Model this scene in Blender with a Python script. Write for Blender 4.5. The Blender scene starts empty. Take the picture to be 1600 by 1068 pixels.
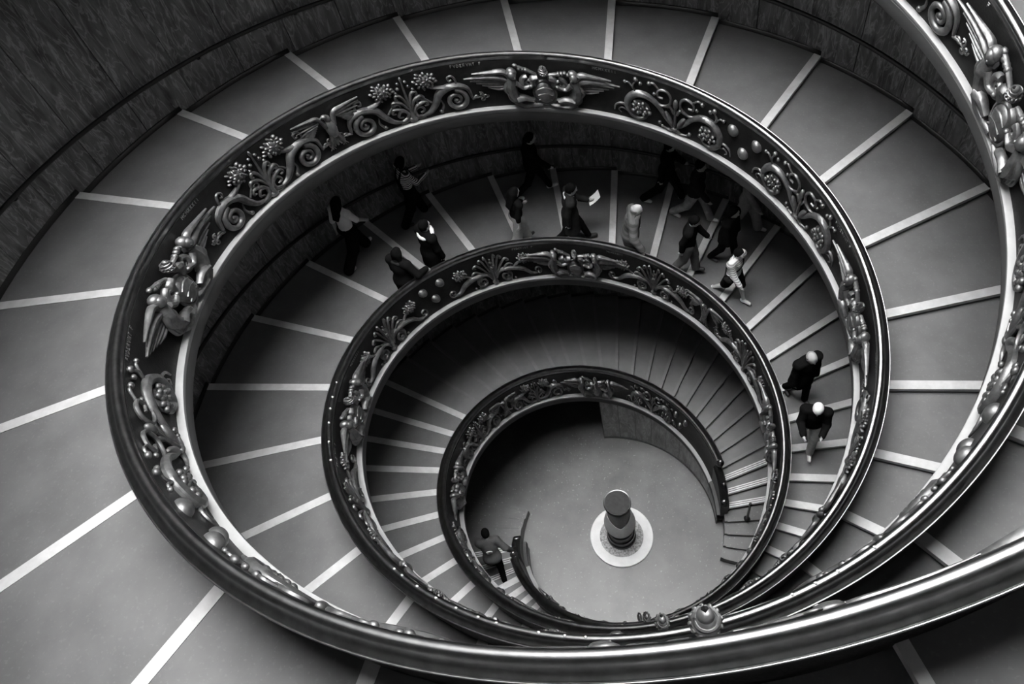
import bpy, math, random
import numpy as np
from mathutils import Matrix, Vector

# ------------------------------------------------------------------ camera, world, light, exposure
S = 4.3                      # metres per design unit
CAM = (0.45204032675506567, -1.3471273391957954, 1.9737280626736422)
YAW, PITCH, ROLL, FPX = 0.5148371094027159, 0.9865074712059173, -0.2895502999159198, 1240.428744525998
scene = bpy.context.scene
coll = scene.collection
f_ = np.array([-math.cos(PITCH)*math.sin(YAW), math.cos(PITCH)*math.cos(YAW), -math.sin(PITCH)])
rt_ = np.array([math.cos(YAW), math.sin(YAW), 0.0]); up_ = np.cross(rt_, f_)
rt2 = math.cos(ROLL)*rt_ + math.sin(ROLL)*up_
up2 = -math.sin(ROLL)*rt_ + math.cos(ROLL)*up_
cd = bpy.data.cameras.new('camera'); cam = bpy.data.objects.new('camera', cd); coll.objects.link(cam)
cd.sensor_fit = 'HORIZONTAL'; cd.sensor_width = 36.0; cd.lens = FPX/1600*36.0
cd.clip_start = 0.02; cd.clip_end = 200
M = Matrix(((rt2[0], up2[0], -f_[0], CAM[0]*S), (rt2[1], up2[1], -f_[1], CAM[1]*S), (rt2[2], up2[2], -f_[2], CAM[2]*S), (0, 0, 0, 1)))
cam.matrix_world = M
scene.camera = cam
w = bpy.data.worlds.new('overcast_sky'); scene.world = w; w.use_nodes = True
bg = w.node_tree.nodes['Background']; bg.inputs[0].default_value = (1, 1, 1, 1); bg.inputs[1].default_value = 24.5
scene.view_settings.view_transform = 'Standard'; scene.view_settings.look = 'None'
scene.view_settings.exposure = 0.0; scene.view_settings.gamma = 1.0
scene.view_settings.use_curve_mapping = False
SKY_R = 1.42                 # radius of the unseen round skylight opening, sized to shape the light (design units)
SKY_C = (-0.52, 0.30)         # its centre, set off-axis to steer the light
ROOF_Z = 4.2  # unseen roof, set high so the light falls steeply

# ------------------------------------------------------------------ stair geometry (design units, u in degrees along a ramp)
P1_, P2_, P3_, P4_ = 1.670508589617145, 0.07778533545572737, 0.10722410031527643, 0.07574994978376574
R1_, R2_, R3_ = 0.41369928591327465, -0.0002946391600733043, -0.020765719254220907
ZR = -0.23602; ZF = -2.2833; RW, RW1 = 1.6753168348835121, 0.4260444298174952
def _hz(u):
    s = u/360.0-1.25
    return P1_*s+P2_*s*s+P3_*s**3+P4_*s**4
def hz(u):
    u = np.asarray(u, float)
    uc = np.clip(u, -30, 700)
    return _hz(uc) + np.where(u > 700, (u-700)*(_hz(700)-_hz(699)), 0)
def rad(u):
    s = np.asarray(u, float)/360.0-1.25
    return 1+R1_*s+R2_*s*s+R3_*s**3
def rwall(u):
    return RW+RW1*(np.asarray(u, float)/360.0-1.25)
def pt(u, off, r, z):
    a = np.radians(np.asarray(u, float)+off)
    return np.stack(np.broadcast_arrays(r*np.cos(a)*S, r*np.sin(a)*S, np.asarray(z)*S), -1)
OFF = {0: 0.0, 1: 180.0}
U0 = {0: -2.0, 1: -2.0}; U1 = {0: 860.0, 1: 900.0}; BU1 = {0: 860.0, 1: 775.0}
NOS = [-1.8, 4.3, 10.4, 16.5, 22.6, 29.0, 35.2, 41.2, 47.2, 53.2, 59.2, 65.2, 71.2, 77.2, 83.2, 89.3, 95.4, 101.5, 107.6, 113.7, 119.8, 125.9, 132.1, 138.4, 144.8,
       151.4, 158.5, 166.1, 174.2, 181.8, 189.8, 198.5, 207.4, 216.4, 226.1, 236.3, 246.9, 258, 268.9, 280.2, 292.2, 304.3, 316.7, 329.6, 342.6, 356.3, 370.2,
       384.3, 398.9, 413.5, 428.6, 444.2, 459.4, 475.1, 490.8, 506.9, 523.4, 540.1, 556.9, 574.2, 592, 609.5, 627.4, 645.6, 664, 682.6, 701.3, 720.2, 739.3, 758.6, 778.1, 797.8, 817.6, 837.6, 857.8, 878.2, 898.8, 919.6]
NOSA = np.array(NOS)
RISE = 0.0275
def tread_ends(i):
    m0 = hz(NOS[i])+ZR; m1 = hz(NOS[i+1])+ZR
    h = min(RISE, float(m1-m0))
    return float(m0+h/2), float(m1-h/2)
def tread_z(u):
    i = int(np.clip(np.searchsorted(NOSA, u, side='right')-1, 0, len(NOS)-2))
    a, b = tread_ends(i); t = (u-NOS[i])/(NOS[i+1]-NOS[i])
    return a+(b-a)*t

# ------------------------------------------------------------------ materials (all greys: the photograph is black and white)
def nmat(name, build):
    m = bpy.data.materials.new(name); m.use_nodes = True
    nt = m.node_tree; bs = nt.nodes['Principled BSDF']
    build(nt, bs); return m
def N(nt, typ, **kw):
    n = nt.nodes.new(typ)
    for k, v in kw.items():
        if isinstance(k, str) and hasattr(n, k): setattr(n, k, v)
    return n
def g4(v): return (v, v, v, 1)
def ramp_node(nt, stops):
    r = nt.nodes.new('ShaderNodeValToRGB'); el = r.color_ramp.elements
    while len(el) < len(stops): el.new(0.5)
    for e, (p, c) in zip(el, stops): e.position = p; e.color = g4(c)
    return r
def stone(lo, hi, scale=3.0, rough=0.55, detail=6, bump=0.0, speck=None, coord='Object', stretch=None, spec=0.5, rough2=None):
    def b(nt, bs):
        tc = N(nt, 'ShaderNodeTexCoord'); src = tc.outputs[coord]
        if stretch:
            mp = N(nt, 'ShaderNodeMapping'); mp.inputs['Scale'].default_value = stretch
            nt.links.new(src, mp.inputs['Vector']); src = mp.outputs[0]
        n = N(nt, 'ShaderNodeTexNoise'); n.inputs['Scale'].default_value = scale; n.inputs['Detail'].default_value = detail
        n.inputs['Roughness'].default_value = 0.6
        nt.links.new(src, n.inputs['Vector'])
        r = ramp_node(nt, [(0.3, lo), (0.7, hi)]); nt.links.new(n.outputs['Fac'], r.inputs[0])
        out = r.outputs[0]
        if speck:
            sc, amt, thr = speck
            v = N(nt, 'ShaderNodeTexNoise'); v.inputs['Scale'].default_value = sc; v.inputs['Detail'].default_value = 2
            nt.links.new(src, v.inputs['Vector'])
            r2 = ramp_node(nt, [(thr, 0.0), (thr+0.05, amt)]); nt.links.new(v.outputs['Fac'], r2.inputs[0])
            ad = N(nt, 'ShaderNodeMixRGB'); ad.blend_type = 'ADD'; ad.inputs[0].default_value = 1
            nt.links.new(out, ad.inputs[1]); nt.links.new(r2.outputs[0], ad.inputs[2]); out = ad.outputs[0]
        nt.links.new(out, bs.inputs['Base Color'])
        bs.inputs['Roughness'].default_value = rough
        bs.inputs['Specular IOR Level'].default_value = spec
        if bump:
            bp = N(nt, 'ShaderNodeBump'); bp.inputs['Strength'].default_value = bump; bp.inputs['Distance'].default_value = 0.02
            nt.links.new(n.outputs['Fac'], bp.inputs['Height']); nt.links.new(bp.outputs[0], bs.inputs['Normal'])
    return b
def metal(lo, hi, rough, metallic=1.0, scale=5.0, bump=0.0, spec=0.5):
    def b(nt, bs):
        tc = N(nt, 'ShaderNodeTexCoord')
        n = N(nt, 'ShaderNodeTexNoise'); n.inputs['Scale'].default_value = scale; n.inputs['Detail'].default_value = 5
        nt.links.new(tc.outputs['Object'], n.inputs['Vector'])
        r = ramp_node(nt, [(0.35, lo), (0.65, hi)]); nt.links.new(n.outputs['Fac'], r.inputs[0])
        nt.links.new(r.outputs[0], bs.inputs['Base Color'])
        bs.inputs['Metallic'].default_value = metallic; bs.inputs['Roughness'].default_value = rough
        bs.inputs['Specular IOR Level'].default_value = spec
        if bump:
            bp = N(nt, 'ShaderNodeBump'); bp.inputs['Strength'].default_value = bump; bp.inputs['Distance'].default_value = 0.01
            n2 = N(nt, 'ShaderNodeTexNoise'); n2.inputs['Scale'].default_value = 40
            nt.links.new(tc.outputs['Object'], n2.inputs['Vector'])
            nt.links.new(n2.outputs['Fac'], bp.inputs['Height']); nt.links.new(bp.outputs[0], bs.inputs['Normal'])
    return b
def marble(lo, hi, vein):
    def b(nt, bs):
        uv = N(nt, 'ShaderNodeUVMap'); uv.uv_map = 'UVMap'
        oi = N(nt, 'ShaderNodeObjectInfo')
        cb = N(nt, 'ShaderNodeCombineXYZ'); nt.links.new(oi.outputs['Random'], cb.inputs[2])
        sc = N(nt, 'ShaderNodeVectorMath'); sc.operation = 'MULTIPLY_ADD'
        sc.inputs[1].default_value = (1, 1, 1); nt.links.new(uv.outputs[0], sc.inputs[0])
        mu = N(nt, 'ShaderNodeVectorMath'); mu.operation = 'SCALE'; mu.inputs['Scale'].default_value = 7.0
        nt.links.new(cb.outputs[0], mu.inputs[0]); nt.links.new(mu.outputs[0], sc.inputs[2])
        mp = N(nt, 'ShaderNodeMapping'); mp.inputs['Scale'].default_value = (2.6, 0.75, 1.0); mp.inputs['Rotation'].default_value = (0, 0, 0.12)
        nt.links.new(sc.outputs[0], mp.inputs['Vector'])
        n = N(nt, 'ShaderNodeTexNoise'); n.inputs['Scale'].default_value = 1.6; n.inputs['Detail'].default_value = 8; n.inputs['Roughness'].default_value = 0.62
        n.inputs['Distortion'].default_value = 0.6
        nt.links.new(mp.outputs[0], n.inputs['Vector'])
        r = ramp_node(nt, [(0.28, lo), (0.72, hi)]); nt.links.new(n.outputs['Fac'], r.inputs[0])
        n2 = N(nt, 'ShaderNodeTexNoise'); n2.inputs['Scale'].default_value = 2.2; n2.inputs['Detail'].default_value = 6; n2.inputs['Distortion'].default_value = 1.2
        nt.links.new(mp.outputs[0], n2.inputs['Vector'])
        r2 = ramp_node(nt, [(0.46, 0.0), (0.5, vein)])
        e = r2.color_ramp.elements.new(0.54); e.color = g4(0.0)
        nt.links.new(n2.outputs['Fac'], r2.inputs[0])
        ad = N(nt, 'ShaderNodeMixRGB'); ad.blend_type = 'ADD'; ad.inputs[0].default_value = 1
        nt.links.new(r.outputs[0], ad.inputs[1]); nt.links.new(r2.outputs[0], ad.inputs[2])
        nt.links.new(ad.outputs[0], bs.inputs['Base Color'])
        bs.inputs['Roughness'].default_value = 0.4
    return b
def plain(v, rough=0.8, metallic=0.0, spec=0.3, nz=0.15, scale=14):
    return stone(v*(1-nz), v*(1+nz), scale, rough, spec=spec)
def stripes(dark, light, freq, axis=2):
    def b(nt, bs):
        tc = N(nt, 'ShaderNodeTexCoord'); sp = N(nt, 'ShaderNodeSeparateXYZ'); nt.links.new(tc.outputs['Object'], sp.inputs[0])
        m = N(nt, 'ShaderNodeMath'); m.operation = 'MULTIPLY'; m.inputs[1].default_value = freq; nt.links.new(sp.outputs[axis], m.inputs[0])
        fr = N(nt, 'ShaderNodeMath'); fr.operation = 'FRACT'; nt.links.new(m.outputs[0], fr.inputs[0])
        r = ramp_node(nt, [(0.42, light), (0.5, dark)]); nt.links.new(fr.outputs[0], r.inputs[0])
        nt.links.new(r.outputs[0], bs.inputs['Base Color']); bs.inputs['Roughness'].default_value = 0.85
    return b
MT = {
 'rail': nmat('polished_bronze', metal(0.24, 0.33, 0.28, 1.0, 9)),
 'panel': nmat('dark_bronze_ground', metal(0.016, 0.028, 0.42, 0.6, 6, 0.25)),
 'relief': nmat('cast_bronze', metal(0.13, 0.22, 0.44, 0.75, 12, 0.2)),
 'sill': nmat('pale_stone_sill', stone(0.26, 0.33, 4, 0.5)),
 'fascia': nmat('grey_plaster', stone(0.085, 0.105, 2, 0.85)),
 'tread': nmat('grey_stone_tread', stone(0.115, 0.16, 1.6, 0.55, 8, speck=(30, 0.02, 0.62), spec=0.3)),
 'step': nmat('dark_stone_step', stone(0.13, 0.18, 2.5, 0.5, 8)),
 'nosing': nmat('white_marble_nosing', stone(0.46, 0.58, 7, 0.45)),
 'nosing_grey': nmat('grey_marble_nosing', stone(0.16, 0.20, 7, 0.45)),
 'tape': nmat('white_tread_tape', plain(0.75, 0.6)),
 'marble': nmat('veined_marble', marble(0.025, 0.26, 0.16)),
 'marble2': nmat('pale_veined_marble', marble(0.08, 0.30, 0.10)),
 'black': nmat('black_paint', plain(0.012, 0.35, spec=0.5)),
 'floor': nmat('speckled_floor_stone', stone(0.068, 0.125, 1.3, 0.38, 8, speck=(21, 0.10, 0.66))),
 'drum': nmat('dark_plaster', plain(0.06, 0.9)),
 'light_mask_ceiling': nmat('light_mask_plaster', plain(0.08, 0.9)),
 'white': nmat('white_marble', stone(0.58, 0.70, 5, 0.45)),
 'mosaic': nmat('pebble_mosaic', stone(0.08, 0.45, 26, 0.5, 3)),
 'plate': nmat('matte_dark_plate', plain(0.055, 0.8, spec=0.1)), 'darkmetal': nmat('dark_metal', metal(0.03, 0.05, 0.4, 0.6)),
 'skin': nmat('skin', plain(0.42, 0.6, nz=0.05, spec=0.2)),
 'hair': nmat('black_hair', plain(0.007, 0.7, spec=0.0)),
 'greyhair': nmat('grey_hair', plain(0.28, 0.7, spec=0.1)),
 'cblack': nmat('black_cloth', plain(0.008, 0.95, spec=0.0)),
 'cdark': nmat('charcoal_cloth', plain(0.02, 0.95, spec=0.0)),
 'cgrey': nmat('grey_cloth', plain(0.09, 0.9, spec=0.1)),
 'cmid': nmat('mid_grey_cloth', plain(0.24, 0.85, nz=0.3, scale=9)),
 'clight': nmat('light_grey_cloth', plain(0.24, 0.85)),
 'cwhite': nmat('white_cloth', plain(0.82, 0.85, nz=0.06, spec=0.1)),
 'cstripe': nmat('striped_cloth', stripes(0.04, 0.85, 22)),
 'cstripe2': nmat('wide_striped_cloth', stripes(0.30, 0.70, 22)),
 'puffer': nmat('padded_cloth', stripes(0.05, 0.085, 10)),
 'shoe': nmat('white_shoe', plain(0.65, 0.6)),
 'dshoe': nmat('dark_shoe', plain(0.03, 0.5)),
 'paper': nmat('white_paper', plain(0.7, 0.8, nz=0.03)),
}

# ------------------------------------------------------------------ mesh helpers
def mesh(name, v, f, mat, parent=None, smooth=True, angle=None, uv=None, mats=None, midx=None):
    me = bpy.data.meshes.new(name)
    v = np.asarray(v, float).reshape(-1, 3)
    if isinstance(f, np.ndarray):
        nf, k = f.shape
        me.vertices.add(len(v)); me.vertices.foreach_set('co', v.ravel())
        me.loops.add(nf*k); me.loops.foreach_set('vertex_index', f.ravel().astype(np.int32))
        me.polygons.add(nf); me.polygons.foreach_set('loop_start', (np.arange(nf)*k).astype(np.int32))
        me.update(calc_edges=True)
    else:
        me.from_pydata(v.tolist(), [], f); me.update()
    if uv is not None:
        l = me.uv_layers.new(name='UVMap'); li = np.zeros(len(me.loops), np.int32); me.loops.foreach_get('vertex_index', li)
        l.data.foreach_set('uv', np.asarray(uv, np.float32)[li].ravel())
    for m_ in (mats or [mat]): me.materials.append(m_)
    if midx is not None: me.polygons.foreach_set('material_index', np.asarray(midx, np.int32))
    if smooth:
        me.polygons.foreach_set('use_smooth', np.ones(len(me.polygons), bool))
        if angle: me.set_sharp_from_angle(angle=math.radians(angle))
    o = bpy.data.objects.new(name, me); coll.objects.link(o)
    if parent is not None: o.parent = parent
    return o
def empty(name, loc=(0, 0, 0)):
    o = bpy.data.objects.new(name, None); o.empty_display_size = 0.2; o.location = loc; coll.objects.link(o); return o
def tag(o, label=None, cat=None, group=None, kind=None):
    if label: o['label'] = label
    if cat: o['category'] = cat
    if group: o['group'] = group
    if kind: o['kind'] = kind
    return o
def quads(nu, nv, cu=False, cv=False):
    i = np.arange(nu if cu else nu-1); j = np.arange(nv if cv else nv-1)
    I, J = np.meshgrid(i, j, indexing='ij'); I2 = (I+1) % nu; J2 = (J+1) % nv
    return np.stack([I*nv+J, I2*nv+J, I2*nv+J2, I*nv+J2], -1).reshape(-1, 4)
def sweep(us, side, prof, closed=True, base='rail', flip=False):
    """profile (dr, dz) swept along a ramp; dr outward, dz from the rail crest"""
    us = np.asarray(us, float); p = np.asarray(prof, float)
    r = (rad(us) if base == 'rail' else rwall(us))[:, None]+p[None, :, 0]
    z = hz(us)[:, None]+p[None, :, 1]
    v = pt(us[:, None], OFF[side], r, z).reshape(-1, 3)
    f = quads(len(us), len(p), cv=closed)
    if flip: f = f[:, ::-1]
    faces = f.tolist()
    if closed:
        n = len(p); a = list(range(n)); b = [(len(us)-1)*n+k for k in range(n)]
        faces.append(a if flip else a[::-1]); faces.append(b[::-1] if flip else b)
    return v, faces

# ------------------------------------------------------------------ the setting: ramps
def urange(a, b, step=1.5): return np.linspace(a, b, max(2, int(round((b-a)/step))+1))
ORD = {0: 'first', 1: 'second'}
for side in (0, 1):
    rampo = empty('floor_ramp_%d' % (side+1), tuple(pt(0, OFF[side], 0.9, ZF).tolist()))
    tag(rampo, ('grey stone spiral ramp with white nosings passing the photographer' if side == 0 else 'grey stone spiral ramp with white nosings that the visitors walk down'), None, None, 'structure')
    base = Vector(rampo.location)
    def child(name, v, f, mat, **k):
        v = np.asarray(v)-np.array(base); return mesh(name, v, f, mat, rampo, **k)
    # slab: inner fascia and soffit
    us = urange(20.5, U1[side], 2.0)
    vv = []
    for u in us:
        ro = float(rwall(u-180)) if u > 180 else float(rwall(u))-0.213
        ri = float(rad(u)); ke = 0.034 if u < BU1[side] else -0.004
        prof = [(ri+0.0, ZR-0.004), (ri-ke, ZR-0.004), (ri-ke, -0.292), (ri-ke+0.014, -0.31), ((ri+ro)/2, -0.37), (ro-0.12, -0.42), (ro+0.03, -0.47)]
        for r, z in prof: vv.append(pt(u, OFF[side], r, hz(u)+z))
    f = quads(len(us), 7)
    child('slab', np.array(vv), f, MT['fascia'], angle=40)
    # treads and nosings
    for i in range(len(NOS)-1):
        a, b = NOS[i], NOS[i+1]
        if a > U1[side]-8: break
        z0, z1 = tread_ends(i); um = (a+b)/2
        nu = max(3, int((b-a)/2.5)+2); uu = np.linspace(a, b, nu); rr = np.linspace(0, 1, 4)
        ri = rad(uu)+0.004; ro = rwall(uu)+0.01
        R = ri[:, None]+(ro-ri)[:, None]*rr[None]; Z = np.repeat((z0+(z1-z0)*(uu-a)/(b-a))[:, None], 4, 1)
        top = pt(uu[:, None], OFF[side], R, Z).reshape(-1, 3)
        bot = pt(uu[:, None], OFF[side], R, (Z-0.05) if a > 24 else np.full_like(Z, ZF-0.002)).reshape(-1, 3)
        n = len(top); q = quads(nu, 4)
        faces = q[:, ::-1].tolist()
        fr = [[k, k+1, n+k+1, n+k] for k in range(3)]; bk = [[n-4+k+1, n-4+k, 2*n-4+k, 2*n-4+k+1] for k in range(3)]
        child('tread', np.vstack([top, bot]), [t[::-1] for t in faces]+fr+bk+[[4*(i_+1), 4*i_, n+4*i_, n+4*(i_+1)] for i_ in range(nu-1)], MT['tread'] if a > 160 else (MT['step'] if a > 20 else MT['floor']), smooth=False)
        # nosing: bar of constant width along the upper edge
        wn = 0.0265; ov = 0.0045
        striped = 20 < a < 37
        if striped: wn = 0.032
        if side == 0 and 655 < a < 672: wn = 0.013
        rl = np.linspace(float(rad(a))+0.018, float(rwall(a))-0.004, 5)
        def bar(w0, w1, zt, zb):
            rows = []
            for wq in (w0, w1):
                for zz in (zt, zb):
                    th = np.degrees(wq/rl); uq = a+th
                    zq = z0+(z1-z0)*(uq-a)/(b-a)
                    rows.append(pt(uq, OFF[side], rl, zq+zz))
            A, B, C_, D = rows   # A front top, B front bottom, C back top, D back bottom
            v = np.vstack([A, B, C_, D]); m = len(rl); F = []
            for k in range(m-1):
                F += [[k, k+1, 2*m+k+1, 2*m+k], [m+k, m+k+1, k+1, k], [2*m+k, 2*m+k+1, 3*m+k+1, 3*m+k], [m+k+1, m+k, 3*m+k, 3*m+k+1]]
            F += [[0, 2*m, 3*m, m], [m-1, 2*m-1, 4*m-1, 3*m-1]]
            return v, [x[::-1] for x in F]
        if striped:
            v, F = bar(-ov, wn, 0.0015, -0.012); child('nosing', v, F, MT['step'], smooth=False)
            for k in range(3):
                v, F = bar(0.002+k*0.0105, 0.0075+k*0.0105, 0.0028, 0.0); child('tread_tape', v, F, MT['tape'], smooth=False)
        else:
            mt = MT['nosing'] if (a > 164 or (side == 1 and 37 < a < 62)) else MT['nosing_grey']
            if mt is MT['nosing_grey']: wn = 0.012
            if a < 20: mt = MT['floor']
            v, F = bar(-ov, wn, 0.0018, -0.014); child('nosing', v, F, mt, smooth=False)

# ------------------------------------------------------------------ the setting: walls of marble slabs, skirting
rng = random.Random(5)
for side in (0, 1):
    wo = empty('wall_ramp_%d' % (side+1), tuple(pt(0, OFF[side], float(rwall(0)), ZF).tolist())); tag(wo, None, None, None, 'structure')
    base = np.array(wo.location)
    step = 7.5; u = -4.0
    limit = {0: 720.0, 1: 680.0}[side]
    while u < U1[side]-1:
        ub = min(u+step, U1[side]); gap = 0.05
        uu = np.linspace(u+gap, ub-gap, 4)
        top = np.where(uu < limit, ZR+0.66, 9.9)
        ztop = np.where(uu < limit, hz(uu)+ZR+0.66, ROOF_Z+0.02)
        zbot = hz(uu)+ZR-0.06
        vr = np.linspace(0, 1, 6 if u < limit else 10)
        jit = rng.uniform(0, 0.0025)
        Z = zbot[:, None]+(ztop-zbot)[:, None]*vr[None]
        Rr = np.repeat((rwall(uu)+jit)[:, None], len(vr), 1)
        front = pt(uu[:, None], OFF[side], Rr, Z).reshape(-1, 3)
        back = pt(uu[:, None], OFF[side], Rr+0.012, Z).reshape(-1, 3)
        arc = np.radians(uu)*rwall(uu)*S
        uv = np.stack([np.repeat(arc[:, None], len(vr), 1), (Z-hz(uu)[:, None])*S], -1).reshape(-1, 2)
        n = len(front); q = quads(4, len(vr)); nv = len(vr)
        F = q[:, ::-1].tolist()
        for k in range(nv-1):
            F += [[k, k+1, n+k+1, n+k][::-1], [3*nv+k+1, 3*nv+k, n+3*nv+k, n+3*nv+k+1][::-1]]
        mesh('marble_slab', np.vstack([front, back])-base, F, MT['marble'], wo, uv=np.vstack([uv, uv]), smooth=True, angle=30)
        u += step
    us = urange(-4.0, U1[side], 2.5)
    zt = np.where(us < limit, hz(us)+ZR+0.68, ROOF_Z+0.03)
    V = np.stack([pt(us, OFF[side], rwall(us)+0.008, hz(us)+ZR-0.07), pt(us, OFF[side], rwall(us)+0.008, zt)], 1).reshape(-1, 3)
    mesh('backing', V-base, quads(len(us), 2), MT['drum'], wo, smooth=False)  # added behind the slabs so no light leaks through the joints
    # dark skirting that follows every step
    us, zs = [], []
    for i in range(len(NOS)-1):
        a, b = NOS[i], NOS[i+1]
        if a > U1[side]-8: break
        z0, z1 = tread_ends(i)
        for t in np.linspace(0.0, 1.0, max(3, int((b-a)/2.5)+2)):
            us.append(a+(b-a)*t+(0.02 if t == 0 else 0)); zs.append(z0+(z1-z0)*t)
    us = np.array(us); zs = np.array(zs)
    prof = [(0.0, 0.019), (-0.006, 0.017), (-0.006, -0.02)]
    V = np.stack([pt(us, OFF[side], rwall(us)+a, zs+b) for a, b in prof], 1).reshape(-1, 3)
    bo = mesh('baseboard_ramp_%d' % (side+1), V, quads(len(us), 3), MT['black'], None, smooth=False); tag(bo, None, None, None, 'structure')

# well floor, base walls beside the two lowest flights, added drum against stray light, ceiling ring, added to shape the skylight
def disc(name, r, z, mat, n=96, r0=None):
    a = np.linspace(0, 2*math.pi, n, endpoint=False)
    o = np.stack([r*np.cos(a)*S, r*np.sin(a)*S, np.full(n, z*S)], -1)
    if r0 is None:
        return mesh(name, o, [list(range(n))], mat, smooth=False)
    i = np.stack([r0*np.cos(a)*S, r0*np.sin(a)*S, np.full(n, z*S)], -1)
    v = np.vstack([i, o]); F = [[k, n+k, n+(k+1) % n, (k+1) % n] for k in range(n)]
    return mesh(name, v, F, mat, smooth=False)
tag(disc('floor', 1.6, ZF, MT['floor']), 'speckled polished stone floor at the foot of the well', None, None, 'structure')
for side in (0, 1):
    us = urange(20.5, 111, 3.0)
    V = []
    for u in us:
        r = float(rad(u))-0.027
        V += [pt(u, OFF[side], r, ZF), pt(u, OFF[side], r, hz(u)-0.28)]
    e = us[-1]
    V += [pt(e, OFF[side], 1.0, ZF), pt(e, OFF[side], 1.05, hz(e)-0.28)]
    F = [[2*k, 2*k+1, 2*k+3, 2*k+2] for k in range(len(us))]
    ww = tag(mesh('wall_well_%d' % (side+1), np.array(V), F, MT['drum'], smooth=False), None, None, None, 'structure')
    for u in np.arange(20.6, 105, 9.04):
        uu = np.linspace(u+0.12, u+8.92, 4); rr_ = rad(uu)-0.0315; zt = hz(uu)-0.282
        fr = np.stack([pt(uu, OFF[side], rr_, ZF), pt(uu, OFF[side], rr_, (zt+ZF)/2), pt(uu, OFF[side], rr_, zt)], 1).reshape(-1, 3)
        bk = np.stack([pt(uu, OFF[side], rr_+0.004, ZF), pt(uu, OFF[side], rr_+0.004, (zt+ZF)/2), pt(uu, OFF[side], rr_+0.004, zt)], 1).reshape(-1, 3)
        arc = np.radians(uu)*0.6*S; uv = np.stack([np.repeat(arc[:, None], 3, 1), np.stack([np.full(4, ZF), (zt+ZF)/2, zt], 1)*S], -1).reshape(-1, 2)
        F = quads(4, 3).tolist()+[[0, 1, 13, 12], [1, 2, 14, 13], [10, 9, 21, 22], [11, 10, 22, 23]]
        mesh('stone_slab', np.vstack([fr, bk]), F, MT['marble2'], ww, uv=np.vstack([uv, uv]), angle=30)
    # skirting of the well wall
    V = []
    for u in us:
        r = float(rad(u))-0.0335
        V += [pt(u, OFF[side], r, ZF), pt(u, OFF[side], r, ZF+0.022), pt(u, OFF[side], r+0.004, ZF+0.022)]
    tag(mesh('baseboard_well_%d' % (side+1), np.array(V), quads(len(us), 3), MT['drum'], smooth=False), None, None, None, 'structure')
    us = urange(104, 186, 3.0); V = []
    for u in us: V += [pt(u, OFF[side], 1.03, ZF), pt(u, OFF[side], 1.03, ZF+0.40+0.0035*(u-104))]
    tag(mesh('wall_passage_%d' % (side+1), np.array(V), [[2*k, 2*k+1, 2*k+3, 2*k+2] for k in range(len(us)-1)], MT['drum'], smooth=False), None, None, None, 'structure')
n = 96; a = np.linspace(0, 2*math.pi, n, endpoint=False)
V = np.vstack([np.stack([2.6*np.cos(a)*S, 2.6*np.sin(a)*S, np.full(n, z*S)], -1) for z in (ZF-0.1, ROOF_Z+0.02)])
tag(mesh('light_block_drum', V, [[k, n+k, n+(k+1) % n, (k+1) % n] for k in range(n)], MT['drum'], smooth=False), None, None, None, 'structure')  # added outer shell, keeps out all sky light except from above
v = np.vstack([np.stack([(SKY_R*np.cos(a)+SKY_C[0])*S, (SKY_R*np.sin(a)+SKY_C[1])*S, np.full(n, ROOF_Z*S)], -1), np.stack([2.65*np.cos(a)*S, 2.65*np.sin(a)*S, np.full(n, ROOF_Z*S)], -1)])
tag(mesh('light_mask_ceiling', v, [[k, n+k, n+(k+1) % n, (k+1) % n] for k in range(n)], MT['light_mask_ceiling'], smooth=False), None, None, None, 'structure')  # added unseen ring; its off-centre opening sets the light direction

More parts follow.
